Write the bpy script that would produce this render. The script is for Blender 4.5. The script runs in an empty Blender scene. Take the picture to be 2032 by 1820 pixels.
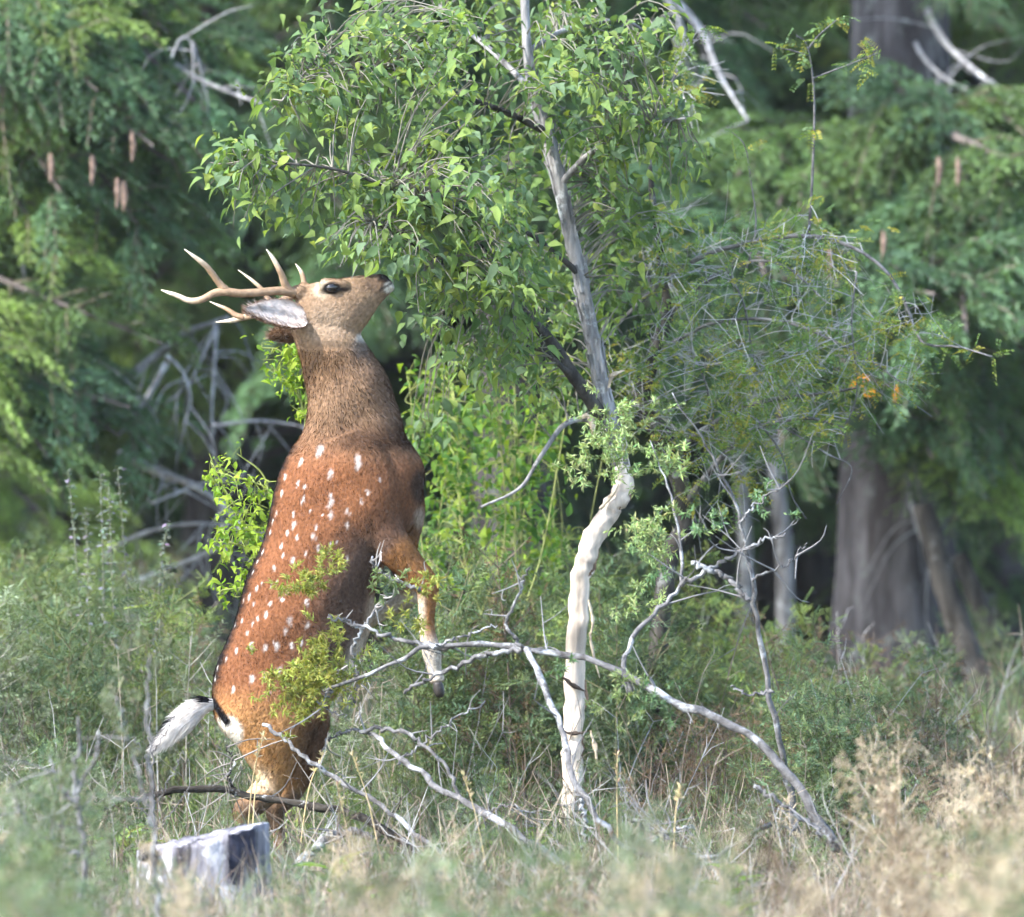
import bpy, bmesh, math, random
import numpy as np
from mathutils import Vector, Matrix

SC = bpy.context.scene
COL = SC.collection
RNG = np.random.default_rng(11)
random.seed(5)

# ------------------------------------------------------------------ camera, sky, sun, exposure
CAM_D, CAM_H, LENS, SENS = 36.4, 2.6, 400.0, 36.0     # telephoto from 36 m, 2.6 m above the deer's ground
PX = 620.0                                            # photo pixels (2032 wide view) per metre at the deer
PITCH = math.atan2(CAM_H - (1740 - 910) / PX, CAM_D)
cam_data = bpy.data.cameras.new('camera')
cam = bpy.data.objects.new('camera', cam_data); COL.objects.link(cam)
cam.location = (0, -CAM_D, CAM_H)
cam.rotation_euler = (math.pi / 2 - PITCH, 0, 0)
cam_data.lens = LENS; cam_data.sensor_width = SENS; cam_data.sensor_fit = 'HORIZONTAL'
cam_data.clip_end = 2000
cam_data.dof.use_dof = True
cam_data.dof.focus_distance = CAM_D + 0.15
cam_data.dof.aperture_fstop = 3.2
SC.camera = cam

SUN_AZ, SUN_EL = math.radians(60), math.radians(42)   # azimuth measured from behind the camera towards the left
to_sun = Vector((-math.sin(SUN_AZ) * math.cos(SUN_EL), -math.cos(SUN_AZ) * math.cos(SUN_EL), math.sin(SUN_EL)))
world = bpy.data.worlds.new('World'); SC.world = world; world.use_nodes = True
wn = world.node_tree.nodes; wl = world.node_tree.links
sky = wn.new('ShaderNodeTexSky'); sky.sky_type = 'NISHITA'; sky.sun_disc = False
sky.sun_elevation = SUN_EL
sky.sun_rotation = math.atan2(to_sun.x, to_sun.y)
wn['Background'].inputs['Strength'].default_value = 0.15
wl.new(sky.outputs['Color'], wn['Background'].inputs['Color'])
sun_data = bpy.data.lights.new('sun', 'SUN'); sun_data.energy = 2.5; sun_data.angle = math.radians(4.0)
sun_data.color = (1.0, 0.97, 0.92)
sun = bpy.data.objects.new('sun', sun_data); COL.objects.link(sun)
sun.rotation_euler = to_sun.to_track_quat('Z', 'Y').to_euler()
sun.location = to_sun * 30
vs = SC.view_settings
vs.view_transform = 'Standard'; vs.look = 'None'; vs.gamma = 1.0; vs.use_curve_mapping = False
vs.exposure = 2.2
SC.render.engine = 'CYCLES'
cy = SC.cycles
cy.use_denoising = True
cy.use_adaptive_sampling = True; cy.adaptive_threshold = 0.035
cy.max_bounces = 4; cy.diffuse_bounces = 2; cy.glossy_bounces = 2; cy.transmission_bounces = 4
cy.transparent_max_bounces = 4
cy.sample_clamp_indirect = 6.0

# ------------------------------------------------------------------ helpers
FWD = np.array([0, math.cos(PITCH), -math.sin(PITCH)]); UP = np.array([0, math.sin(PITCH), math.cos(PITCH)])
CAMP = np.array([0, -CAM_D, CAM_H])
def P(x, y, Y=0.0):
    """photo pixel -> point on the vertical plane at depth Y"""
    k = SENS / LENS / 2032
    d = FWD + np.array([1, 0, 0]) * (x - 1016) * k + UP * (910 - y) * k
    return CAMP + d * ((Y + CAM_D) / d[1])
def ppm(Y): return PX * CAM_D / (CAM_D + Y)          # pixels per metre at depth Y
def ground_z(x, y):
    return 0.03 * np.sin(x * 1.3 + 0.5) * np.cos(y * 0.7) + 0.02 * np.sin(x * 3.1 + y * 2.3)
def nrm(v):
    v = np.asarray(v, float); return v / np.maximum(np.linalg.norm(v, axis=-1, keepdims=True), 1e-9)

class MB:
    """collects triangles and vertex colours; build() links ONE mesh object"""
    def __init__(s): s.v, s.f, s.c, s.n = [], [], [], 0
    def add(s, v, f, c):
        v = np.asarray(v, np.float32).reshape(-1, 3); f = np.asarray(f, np.int64).reshape(-1, 3)
        c = np.asarray(c, np.float32)
        if c.ndim == 1: c = np.tile(c, (len(v), 1))
        s.v.append(v); s.f.append(f + s.n); s.c.append(c); s.n += len(v)
    def mesh(s, name, mat, smooth=False):
        me = bpy.data.meshes.new(name)
        if not s.v:
            return me
        v = np.concatenate(s.v); f = np.concatenate(s.f); c = np.concatenate(s.c)
        me.vertices.add(len(v)); me.vertices.foreach_set('co', v.ravel())
        me.loops.add(len(f) * 3); me.loops.foreach_set('vertex_index', f.astype(np.int32).ravel())
        me.polygons.add(len(f))
        me.polygons.foreach_set('loop_start', np.arange(0, len(f) * 3, 3, dtype=np.int32))
        me.polygons.foreach_set('loop_total', np.full(len(f), 3, np.int32))
        me.polygons.foreach_set('use_smooth', np.full(len(f), smooth, bool))
        me.update(calc_edges=True); me.validate()
        a = me.color_attributes.new('Col', 'FLOAT_COLOR', 'POINT')
        a.data.foreach_set('color', np.concatenate([c, np.ones((len(c), 1), np.float32)], 1).ravel())
        if mat: me.materials.append(mat)
        return me
    def build(s, name, mat, parent=None, smooth=False):
        return link(name, s.mesh(name, mat, smooth), parent)
def link(name, me, parent=None):
    o = bpy.data.objects.new(name, me); COL.objects.link(o)
    if parent: o.parent = parent
    return o
def tag(o, label=None, cat=None, group=None, kind=None):
    if label: o['label'] = label
    if cat: o['category'] = cat
    if group: o['group'] = group
    if kind: o['kind'] = kind
    return o
def empty(name, loc=(0, 0, 0)):
    e = bpy.data.objects.new(name, None); COL.objects.link(e); e.location = loc; e.empty_display_size = 0.1
    return e
def copy_tree(o, parent=None):
    c = o.copy(); COL.objects.link(c); c.parent = parent
    for ch in o.children: copy_tree(ch, c)
    return c

def spline(pts, n):
    """Catmull-Rom resampling of (k,d) points"""
    p = np.asarray(pts, float)
    if len(p) == 2:
        t = np.linspace(0, 1, n)[:, None]; return p[0] * (1 - t) + p[1] * t
    q = np.vstack([2 * p[0] - p[1], p, 2 * p[-1] - p[-2]])
    t = np.linspace(0, len(p) - 1 - 1e-6, n); i = t.astype(int); u = (t - i)[:, None]
    a, b, c, d = q[i], q[i + 1], q[i + 2], q[i + 3]
    return 0.5 * (2 * b + (c - a) * u + (2 * a - 5 * b + 4 * c - d) * u ** 2 + (3 * b - a - 3 * c + d) * u ** 3)
def tube(mb, pts, rad, col, seg=7, rough=0.0, cap=True):
    pts = np.asarray(pts, float); n = len(pts)
    rad = np.broadcast_to(np.asarray(rad, float), (n,))
    tan = nrm(np.gradient(pts, axis=0))
    ref = np.array([0, 0, 1.0]) if abs(tan[0][2]) < 0.9 else np.array([1.0, 0, 0])
    u = nrm(np.cross(tan[0], ref)); V = []
    ang = np.linspace(0, 2 * np.pi, seg, endpoint=False)
    for i in range(n):
        u = nrm(u - tan[i] * np.dot(u, tan[i])); w = np.cross(tan[i], u)
        r = rad[i] * (1 + rough * RNG.normal(size=seg)) if rough else np.full(seg, rad[i])
        V.append(pts[i] + (np.cos(ang) * r)[:, None] * u + (np.sin(ang) * r)[:, None] * w)
    V = np.concatenate(V)
    i, j = np.meshgrid(np.arange(n - 1), np.arange(seg), indexing='ij'); i = i.ravel(); j = j.ravel(); k = (j + 1) % seg
    a, b, c, d = i * seg + j, i * seg + k, (i + 1) * seg + k, (i + 1) * seg + j
    F = np.concatenate([np.stack([a, b, c], 1), np.stack([a, c, d], 1)])
    col = np.asarray(col, float)
    C = np.repeat(col, seg, 0) if col.ndim == 2 else np.tile(col, (len(V), 1))
    if cap:
        V = np.vstack([V, pts[0], pts[-1]]); C = np.vstack([C, C[0], C[-1]])
        j = np.arange(seg); k = (j + 1) % seg; s, e = n * seg, n * seg + 1
        F = np.concatenate([F, np.stack([k, j, np.full(seg, s)], 1), np.stack([(n - 1) * seg + j, (n - 1) * seg + k, np.full(seg, e)], 1)])
    mb.add(V, F, C)
def frames(ex, hint):
    ex = nrm(ex); h = np.broadcast_to(np.asarray(hint, float), ex.shape)
    ez = nrm(h - ex * np.sum(h * ex, -1, keepdims=True)); ey = np.cross(ez, ex)
    return ex, ey, ez
def inst(mb, tv, tf, org, ex, ey, ez, sc, col):
    """stamp a small template at many frames"""
    n, k = len(org), len(tv)
    sc = np.broadcast_to(np.asarray(sc, float), (n,))
    V = org[:, None, :] + sc[:, None, None] * (tv[None, :, 0:1] * ex[:, None, :] + tv[None, :, 1:2] * ey[:, None, :] + tv[None, :, 2:3] * ez[:, None, :])
    F = tf[None] + (np.arange(n) * k)[:, None, None]
    mb.add(V.reshape(-1, 3), F.reshape(-1, 3), np.repeat(np.broadcast_to(col, (n, 3)), k, 0))
def blades(mb, base, d, length, width, col, bend=None):
    """thin single-triangle blades (needles, hairs, leaflets)"""
    base = np.asarray(base, float); n = len(base); d = nrm(d)
    side = nrm(np.cross(d, RNG.normal(size=(n, 3))))
    L = np.broadcast_to(np.asarray(length, float), (n,))[:, None]; W = np.broadcast_to(np.asarray(width, float), (n,))[:, None]
    tip = base + d * L + (bend if bend is not None else 0)
    V = np.stack([base - side * W / 2, base + side * W / 2, tip], 1).reshape(-1, 3)
    mb.add(V, np.arange(n * 3).reshape(-1, 3), np.repeat(np.broadcast_to(col, (n, 3)), 3, 0))
def leaflets(mb, base, d, length, width, col, hint=(0, 0, 1)):
    """diamond leaflets, two triangles each, slightly folded"""
    base = np.asarray(base, float); n = len(base)
    tv = np.array([[0, 0, 0], [.45, .5, .06], [1, 0, -.08], [.45, -.5, .06]], float)
    ex, ey, ez = frames(d, np.asarray(hint) + RNG.normal(size=(n, 3)) * 0.6)
    L = np.broadcast_to(np.asarray(length, float), (n,)); W = np.broadcast_to(np.asarray(width, float), (n,))
    inst(mb, tv, np.array([[0, 1, 2], [0, 2, 3]]), base, ex, ey * (W / L)[:, None], ez, L, col)
def jit(col, n, amp=0.18, hue=0.08):
    c = np.tile(np.asarray(col, float), (n, 1))
    return np.clip(c * (1 + RNG.normal(size=(n, 1)) * amp) * (1 + RNG.normal(size=(n, 3)) * hue), 0.004, 0.95)

# ------------------------------------------------------------------ materials
def mat_attr(name, rough=0.75, transl=0.0, noise=20.0, amp=0.25, bump=0.0, stretch=(1, 1, 1), rand=0.0, spec=0.25, tcol=(1.1, 1.15, .5)):
    m = bpy.data.materials.new(name); m.use_nodes = True
    N, L = m.node_tree.nodes, m.node_tree.links
    b = N['Principled BSDF']; b.inputs['Roughness'].default_value = rough
    b.inputs['Specular IOR Level'].default_value = spec
    at = N.new('ShaderNodeAttribute'); at.attribute_name = 'Col'
    tc = N.new('ShaderNodeTexCoord'); mp = N.new('ShaderNodeMapping'); mp.inputs['Scale'].default_value = stretch
    L.new(tc.outputs['Object'], mp.inputs['Vector'])
    nz = N.new('ShaderNodeTexNoise'); nz.inputs['Scale'].default_value = noise; nz.inputs['Detail'].default_value = 5
    L.new(mp.outputs['Vector'], nz.inputs['Vector'])
    mr = N.new('ShaderNodeMapRange'); mr.inputs['From Min'].default_value = .3; mr.inputs['From Max'].default_value = .7
    mr.inputs['To Min'].default_value = 1 - amp; mr.inputs['To Max'].default_value = 1 + amp
    L.new(nz.outputs['Fac'], mr.inputs['Value'])
    fac = mr.outputs['Result']
    if rand:
        oi = N.new('ShaderNodeObjectInfo'); m2 = N.new('ShaderNodeMapRange')
        m2.inputs['To Min'].default_value = 1 - rand; m2.inputs['To Max'].default_value = 1 + rand
        L.new(oi.outputs['Random'], m2.inputs['Value'])
        mu = N.new('ShaderNodeMath'); mu.operation = 'MULTIPLY'
        L.new(fac, mu.inputs[0]); L.new(m2.outputs['Result'], mu.inputs[1]); fac = mu.outputs[0]
    vm = N.new('ShaderNodeVectorMath'); vm.operation = 'SCALE'
    L.new(at.outputs['Color'], vm.inputs[0]); L.new(fac, vm.inputs['Scale'])
    L.new(vm.outputs['Vector'], b.inputs['Base Color'])
    if bump:
        bp = N.new('ShaderNodeBump'); bp.inputs['Strength'].default_value = bump; bp.inputs['Distance'].default_value = 0.01
        L.new(nz.outputs['Fac'], bp.inputs['Height']); L.new(bp.outputs['Normal'], b.inputs['Normal'])
    if transl:
        tr = N.new('ShaderNodeBsdfTranslucent'); mx = N.new('ShaderNodeMixShader'); mx.inputs[0].default_value = transl
        v2 = N.new('ShaderNodeVectorMath'); v2.operation = 'MULTIPLY'; v2.inputs[1].default_value = tcol
        L.new(vm.outputs['Vector'], v2.inputs[0]); L.new(v2.outputs['Vector'], tr.inputs['Color'])
        L.new(b.outputs[0], mx.inputs[1]); L.new(tr.outputs[0], mx.inputs[2])
        L.new(mx.outputs[0], N['Material Output'].inputs['Surface'])
    return m
def mat_bark(name, c1, c2, c3, scale=14, lichen=0.0, lcol=(.62, .64, .6), stretch=(1, 1, .18), bump=.6):
    """bark with long fissures and optional pale lichen patches"""
    m = bpy.data.materials.new(name); m.use_nodes = True
    N, L = m.node_tree.nodes, m.node_tree.links
    b = N['Principled BSDF']; b.inputs['Roughness'].default_value = .9; b.inputs['Specular IOR Level'].default_value = .15
    tc = N.new('ShaderNodeTexCoord'); mp = N.new('ShaderNodeMapping'); mp.inputs['Scale'].default_value = stretch
    L.new(tc.outputs['Object'], mp.inputs['Vector'])
    n1 = N.new('ShaderNodeTexNoise'); n1.inputs['Scale'].default_value = scale; n1.inputs['Detail'].default_value = 8; n1.inputs['Roughness'].default_value = .65
    L.new(mp.outputs['Vector'], n1.inputs['Vector'])
    r = N.new('ShaderNodeValToRGB'); e = r.color_ramp.elements
    e[0].position = .33; e[0].color = (*c1, 1); e[1].position = .7; e[1].color = (*c3, 1)
    k = e.new(.5); k.color = (*c2, 1)
    L.new(n1.outputs['Fac'], r.inputs['Fac']); out = r.outputs['Color']
    if lichen:
        n2 = N.new('ShaderNodeTexNoise'); n2.inputs['Scale'].default_value = 11; n2.inputs['Detail'].default_value = 7; n2.inputs['Roughness'].default_value = .7
        L.new(tc.outputs['Object'], n2.inputs['Vector'])
        r2 = N.new('ShaderNodeValToRGB'); r2.color_ramp.elements[0].position = .62 - lichen * .22; r2.color_ramp.elements[1].position = .70 - lichen * .22
        L.new(n2.outputs['Fac'], r2.inputs['Fac'])
        mx = N.new('ShaderNodeMix'); mx.data_type = 'RGBA'
        L.new(r2.outputs['Color'], mx.inputs['Factor']); L.new(out, mx.inputs['A']); mx.inputs['B'].default_value = (*lcol, 1)
        out = mx.outputs['Result']
    L.new(out, b.inputs['Base Color'])
    bp = N.new('ShaderNodeBump'); bp.inputs['Strength'].default_value = bump; bp.inputs['Distance'].default_value = .012
    L.new(n1.outputs['Fac'], bp.inputs['Height']); L.new(bp.outputs['Normal'], b.inputs['Normal'])
    return m

M = {}
M['leaf'] = mat_attr('leaf', .75, .5, 60, .15, rand=.2, spec=.12)
M['needle'] = mat_attr('needle', .6, .35, 6, .35, rand=.3, spec=.25)
M['herb'] = mat_attr('herb', .7, .35, 8, .3, rand=.38, spec=.2)
M['straw'] = mat_attr('straw', .8, .3, 8, .25, rand=.2, spec=.2, tcol=(1, .95, .7))
M['stem'] = mat_attr('stem', .8, 0, 40, .2, rand=.1)
M['twig'] = mat_attr('twig', .9, 0, 45, .45, bump=.5)
M['coat'] = mat_attr('coat', .95, 0, 90, .3, spec=.03, bump=.5)
M['fur'] = mat_attr('fur', .8, .3, 40, .2, spec=.12, tcol=(1, .8, .6))
M['antler'] = mat_attr('antler', .55, 0, 55, .28, bump=.25, spec=.35)
M['horn'] = mat_attr('horn', .5, 0, 60, .2)
M['eye'] = mat_attr('eye', .04, 0, 10, .0, spec=.7)
M['wood'] = mat_attr('wood', .7, 0, 34, .38, bump=.8, stretch=(1, 1, .14), spec=.15)
M['bark_grey'] = mat_bark('bark_grey', (.06, .055, .053), (.22, .21, .205), (.38, .37, .37), 26, .3, (.42, .43, .42), bump=1.0)
M['bark_dark'] = mat_bark('bark_dark', (.018, .016, .013), (.05, .045, .04), (.10, .09, .08), 24, .15, (.2, .2, .19))
M['bark_spruce'] = mat_bark('bark_spruce', (.014, .012, .012), (.062, .056, .058), (.15, .14, .145), 11, .2, (.15, .16, .15), bump=1.0)
M['bark_lichen'] = mat_bark('bark_lichen', (.05, .046, .045), (.13, .125, .125), (.21, .205, .205), 30, .45, (.34, .35, .36), (1, 1, 1))
M['bark_log'] = mat_bark('bark_log', (.012, .01, .008), (.04, .034, .028), (.10, .09, .075), 26, .22, (.55, .55, .54), (.4, 1, 1))
M['stump'] = mat_bark('stump', (.035, .032, .037), (.20, .19, .21), (.42, .41, .44), 20, .4, (.50, .49, .51), (1, 1, .10))
M['dead_twig'] = mat_bark('dead_twig', (.06, .055, .055), (.13, .125, .125), (.20, .195, .195), 30, .3, (.28, .28, .28), (1, 1, 1))

M['bark_limb'] = mat_bark('bark_limb', (.12, .115, .12), (.26, .255, .26), (.38, .375, .38), 30, .3, (.48, .49, .5), (1, 1, 1))
# ------------------------------------------------------------------ ground
def make_ground():
    mb = MB()
    xs = np.concatenate([np.linspace(-400, -12, 20), np.linspace(-11.5, 11.5, 70), np.linspace(12, 400, 20)])
    ys = np.concatenate([np.linspace(-400, -42, 18), np.linspace(-41, 42, 190), np.linspace(43, 500, 18)])
    X, Y = np.meshgrid(xs, ys)
    Z = ground_z(X, Y) + RNG.normal(size=X.shape) * .006 + np.clip(Y - 60, 0, None) * .08
    V = np.stack([X, Y, Z], -1).reshape(-1, 3); w = len(xs)
    i, j = np.meshgrid(np.arange(len(ys) - 1), np.arange(w - 1), indexing='ij'); a = (i * w + j).ravel()
    F = np.concatenate([np.stack([a, a + 1, a + w + 1], 1), np.stack([a, a + w + 1, a + w], 1)])
    mb.add(V, F, (.07, .062, .04))
    m = mat_bark('soil', (.03, .026, .016), (.065, .06, .034), (.13, .115, .075), 5, .15, (.09, .11, .045), (1, 1, 1))
    return tag(mb.build('ground', m, smooth=True), kind='structure')
make_ground()

# ------------------------------------------------------------------ the deer
SPOTS = [(832,103,24),(747,157,19),(675,230,15),(663,303,15),(733,262,11),(768,274,12),(757,322,10),(755,345,8),(883,212,21),(1004,150,22),(1006,175,20),(887,312,14),(882,345,15),(879,400,15),(1050,300,13),(1020,340,12),(1110,240,9),(962,380,15),(955,445,12),(716,397,11),(711,450,13),(790,378,9),(684,484,12),(727,498,11),(658,540,13),(803,500,14),(825,550,13),(880,530,9),(770,575,9),(662,590,10),(715,610,12),(624,640,11),(630,395,10),(616,430,10),(600,485,11),(566,575,11),(545,620,10),(527,667,10),(547,735,13),(515,777,12),(483,792,10),(530,808,10),(605,803,11),(663,780,12),(587,850,12),(555,865,10),(770,795,13),(473,883,13),(436,907,11),(530,900,9),(505,938,9),(700,880,17),(680,930,14),(640,990,15),(590,1000,15),(525,990,13),(705,990,15),(750,985,11),(452,1020,13),(410,1060,12),(366,1105,11),(355,1148,12),(645,1108,15),(580,1130,15),(525,1143,16),(600,1210,10),(440,1190,11),(740,1150,14),(780,900,12),(690,745,9),(818,455,9),(850,400,8),(915,520,9),(640,700,10),(610,720,9),(572,710,8),(960,600,10)]
TORSO = [(590,640,712,662,.078),(594,686,738,700,.088),(604,746,768,752,.098),(610,806,789,806,.108),(602,856,802,860,.125),(572,900,830,898,.148),(551,945,843,935,.168),(541,990,840,985,.178),(532,1030,818,1045,.182),(515,1087,772,1108,.188),(491,1148,746,1168,.195),(465,1227,735,1244,.198),(443,1288,712,1315,.188),(424,1345,672,1372,.172),(420,1395,640,1408,.155),(432,1435,600,1440,.125),(452,1462,560,1460,.075)]
HEAD = [(588,590,612,690,.055),(592,573,662,692,.074),(620,561,700,674,.080),(650,556,722,648,.080),(686,552,738,626,.064),(715,548,752,607,.049),(740,544,766,592,.041),(757,542,778,581,.037),(769,546,785,574,.029),(777,553,783,567,.014)]
def P0(x, y, Y=0.0): return np.array([(x - 1016) / PX, Y, (1740 - y) / PX])   # deer frame: metres, drawn at its own size
def loft(mb, rings, seg=28, sq=2.3):
    """rings: (centre, half-vector in profile, half-depth)"""
    a = np.linspace(0, 2 * np.pi, seg, endpoint=False)
    ca = np.sign(np.cos(a)) * np.abs(np.cos(a)) ** (2 / sq); sa = np.sign(np.sin(a)) * np.abs(np.sin(a)) ** (2 / sq)
    V = [c + ca[:, None] * h + sa[:, None] * np.array([0, d, 0]) for c, h, d in rings]
    n = len(V); V = np.concatenate(V + [np.array([rings[0][0]]), np.array([rings[-1][0]])])
    i, j = np.meshgrid(np.arange(n - 1), np.arange(seg), indexing='ij'); i, j = i.ravel(), j.ravel(); k = (j + 1) % seg
    A, B, C, D = i * seg + j, i * seg + k, (i + 1) * seg + k, (i + 1) * seg + j
    F = [np.stack([A, B, C], 1), np.stack([A, C, D], 1)]
    j = np.arange(seg); k = (j + 1) % seg
    F += [np.stack([k, j, np.full(seg, n * seg)], 1), np.stack([(n - 1) * seg + j, (n - 1) * seg + k, np.full(seg, n * seg + 1)], 1)]
    mb.add(V, np.concatenate(F), (.5, .5, .5))
def lr_loft(mb, st, Yc=0.0, sq=2.2):
    st = spline([(a, b, c, d, h) for a, b, c, d, h in st], len(st) * 4)
    loft(mb, [((P0(a, b, Yc) + P0(c, d, Yc)) / 2, (P0(c, d) - P0(a, b)) / 2, h) for a, b, c, d, h in st], sq=sq)
def limb(mb, st):
    st = spline([(*P0(x, y, Y), r) for x, y, Y, r in st], len(st) * 5)
    tube(mb, st[:, :3], st[:, 3], (.5, .5, .5), 18)

def deer_colour(v, n):
    """coat colours in the animal's own frame (u along the belly direction, w down the body)"""
    u = v[:, 0] * PX + 1016; w = 1740 - v[:, 2] * PX; y = v[:, 1]
    T = np.array(TORSO, float); mid = (T[:, 1] + T[:, 3]) / 2
    Lx = np.interp(w, mid, T[:, 0]); Rx = np.interp(w, mid, T[:, 2]); t = (u - Lx) / (Rx - Lx)
    def S(x, a, b): x = np.clip((x - a) / (b - a), 0, 1); return (x * x * (3 - 2 * x))[:, None]
    def mix(a, b, f): return a * (1 - f) + np.asarray(b) * f
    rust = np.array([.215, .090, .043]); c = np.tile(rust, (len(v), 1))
    c = mix(c, [.105, .066, .048], S(t, .36, .78))                                   # browner lower flank, with form shading painted in
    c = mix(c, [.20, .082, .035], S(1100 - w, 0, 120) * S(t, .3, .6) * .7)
    c = mix(c, [.285, .175, .105], S(w, 940, 820))                                    # neck
    c = mix(c, [.195, .125, .085], S(w, 940, 820) * S(t, .55, 1.0))  # shade on the neck's right side painted into the coat
    c = mix(c, [.06, .032, .02], (S(w, 820, 870) * S(w, 905, 878)) * S(t, .2, .5) * .8)  # shade in the fold between neck and shoulder, painted dark
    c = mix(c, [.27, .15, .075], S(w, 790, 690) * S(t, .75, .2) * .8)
    head = S(w + (u - 650) * .12, 715, 655)
    c = mix(c, [.275, .18, .112], head)
    c = mix(c, [.15, .098, .065], head * S(u, 680, 735) * S(w + (u - 700) * -.1, 590, 560))
    c = mix(c, [.37, .265, .18], head * S(np.hypot(u - 652, w - 640), 65, 15) * .8)    # pale cheek
    c = mix(c, [.50, .40, .29], head * S(np.hypot(u - 640, w - 572), 26, 10) * .9)    # pale eye ring
    c = mix(c, [.34, .23, .14], head * S(u + w, 1340, 1365) * .6)                    # paler muzzle side / jaw
    c = mix(c, [.05, .035, .028], S(np.hypot((u - 683) / 2.2, w - 573), 7, 3) * (np.abs(y) > .04)[:, None])
    c = mix(c, [.02, .016, .014], S(np.hypot((u - 659) / 1.5, w - 571), 15, 10) * (np.abs(y) > .05)[:, None])
    nose = np.hypot((u - 766), (w - 549) * 1.2)
    c = mix(c, [.022, .018, .017], S(nose, 19, 9))
    c = mix(c, [.60, .55, .47], S(np.hypot(u - 773, w - 571), 15, 8))                 # pale lower lip
    c = mix(c, [.03, .022, .02], S(np.abs((w - 566) + (u - 770) * .55), 4, 1.5) * S(u, 750, 756) * .85)
    c = mix(c, [.62, .56, .48], S(np.hypot((u - 722), (w - 672) * 1.2), 20, 8))      # white throat tuft
    c = mix(c, [.13, .11, .10], S(np.hypot((u - 716), (w - 690)), 26, 8) * .8)
    c = mix(c, [.11, .08, .055], S(np.abs(w - 680 - (u - 640) * .08), 10, 3) * S(t, .25, .4) * .6)
    # dark back line
    c = mix(c, [.022, .018, .017], S(t + np.clip(y, -.3, 0) * -.35 + .02 * np.sin(w * .31) * np.sin(w * .13), .10, .0) * S(w, 860, 900))
    # hind quarters: tan, then pale heel, white rump patch, dark band beneath the tail
    c = mix(c, [.60, .31, .125], S(w, 1340, 1450))
    c = mix(c, [.15, .08, .045], S(w, 1360, 1450) * S(u, 545, 620))
    c = mix(c, [.70, .52, .34], S(w + (560 - u) * .6, 1525, 1560) * S(u, 570, 520) * S(w, 1580, 1560))
    c = mix(c, [1.3, 1.22, 1.1], S(np.hypot((u - 452), (w - 1450) * .95), 38, 24))
    d = np.abs((w - 1408) - (u - 436) * 1.25) / 1.6
    c = mix(c, [.012, .011, .012], S(d, 11, 6) * S(np.hypot(u - 434, w - 1408), 42, 30))
    c = mix(c, [.19, .12, .075], S(w, 1560, 1590))
    # forelegs
    leg = S(u - Rx, -22, 16) * S(w, 1030, 1085) * (w < 1420)[:, None]
    c = mix(c, [.27, .125, .05], leg)
    c = mix(c, [.12, .07, .04], leg * S(u - (w - 1060) * .9, 800, 830) * S(w, 1150, 1120))
    c = mix(c, [.60, .50, .38], leg * S(w, 1165, 1195) * S(u, 850, 838))  # pale cannon, painted only on its sunlit left side
    c = mix(c, [.34, .22, .125], leg * S(w, 1285, 1320))
    # pale belly and chest rim; chest's shadow side between the legs painted dark
    c = mix(c, [.58, .50, .41], S(w, 1235, 1290) * S(t, .86, .97) * S(w, 1380, 1340))
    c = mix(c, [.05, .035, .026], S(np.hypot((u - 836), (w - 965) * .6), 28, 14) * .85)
    c = mix(c, [.55, .47, .38], S(np.hypot((u - 832) * 1.6, (w - 1030) * .8), 26, 8) * .4)
    nz = np.sin(u * .37 + 2 * np.sin(w * .05)) * np.sin(w * .07 + 1.5 * np.sin(u * .09)) + .6 * np.sin(u * .9 + w * .11)
    return c * (.80 + .06 * nz[:, None])
def paint_spots(c, v, n, spots3):
    for (p, r, s) in spots3:
        d = np.abs(v - p); d = np.sqrt((d[:, 0] * 1.35) ** 2 + (d[:, 1] * .9) ** 2 + (d[:, 2] * .78) ** 2)
        near = d < r * 1.3
        if near.any():
            f = np.clip((r * 1.25 - d[near]) / (r * .9), 0, 1)[:, None] * s
            c[near] = c[near] * (1 - f) + np.array([.62, .58, .55]) * f
    return c

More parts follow.
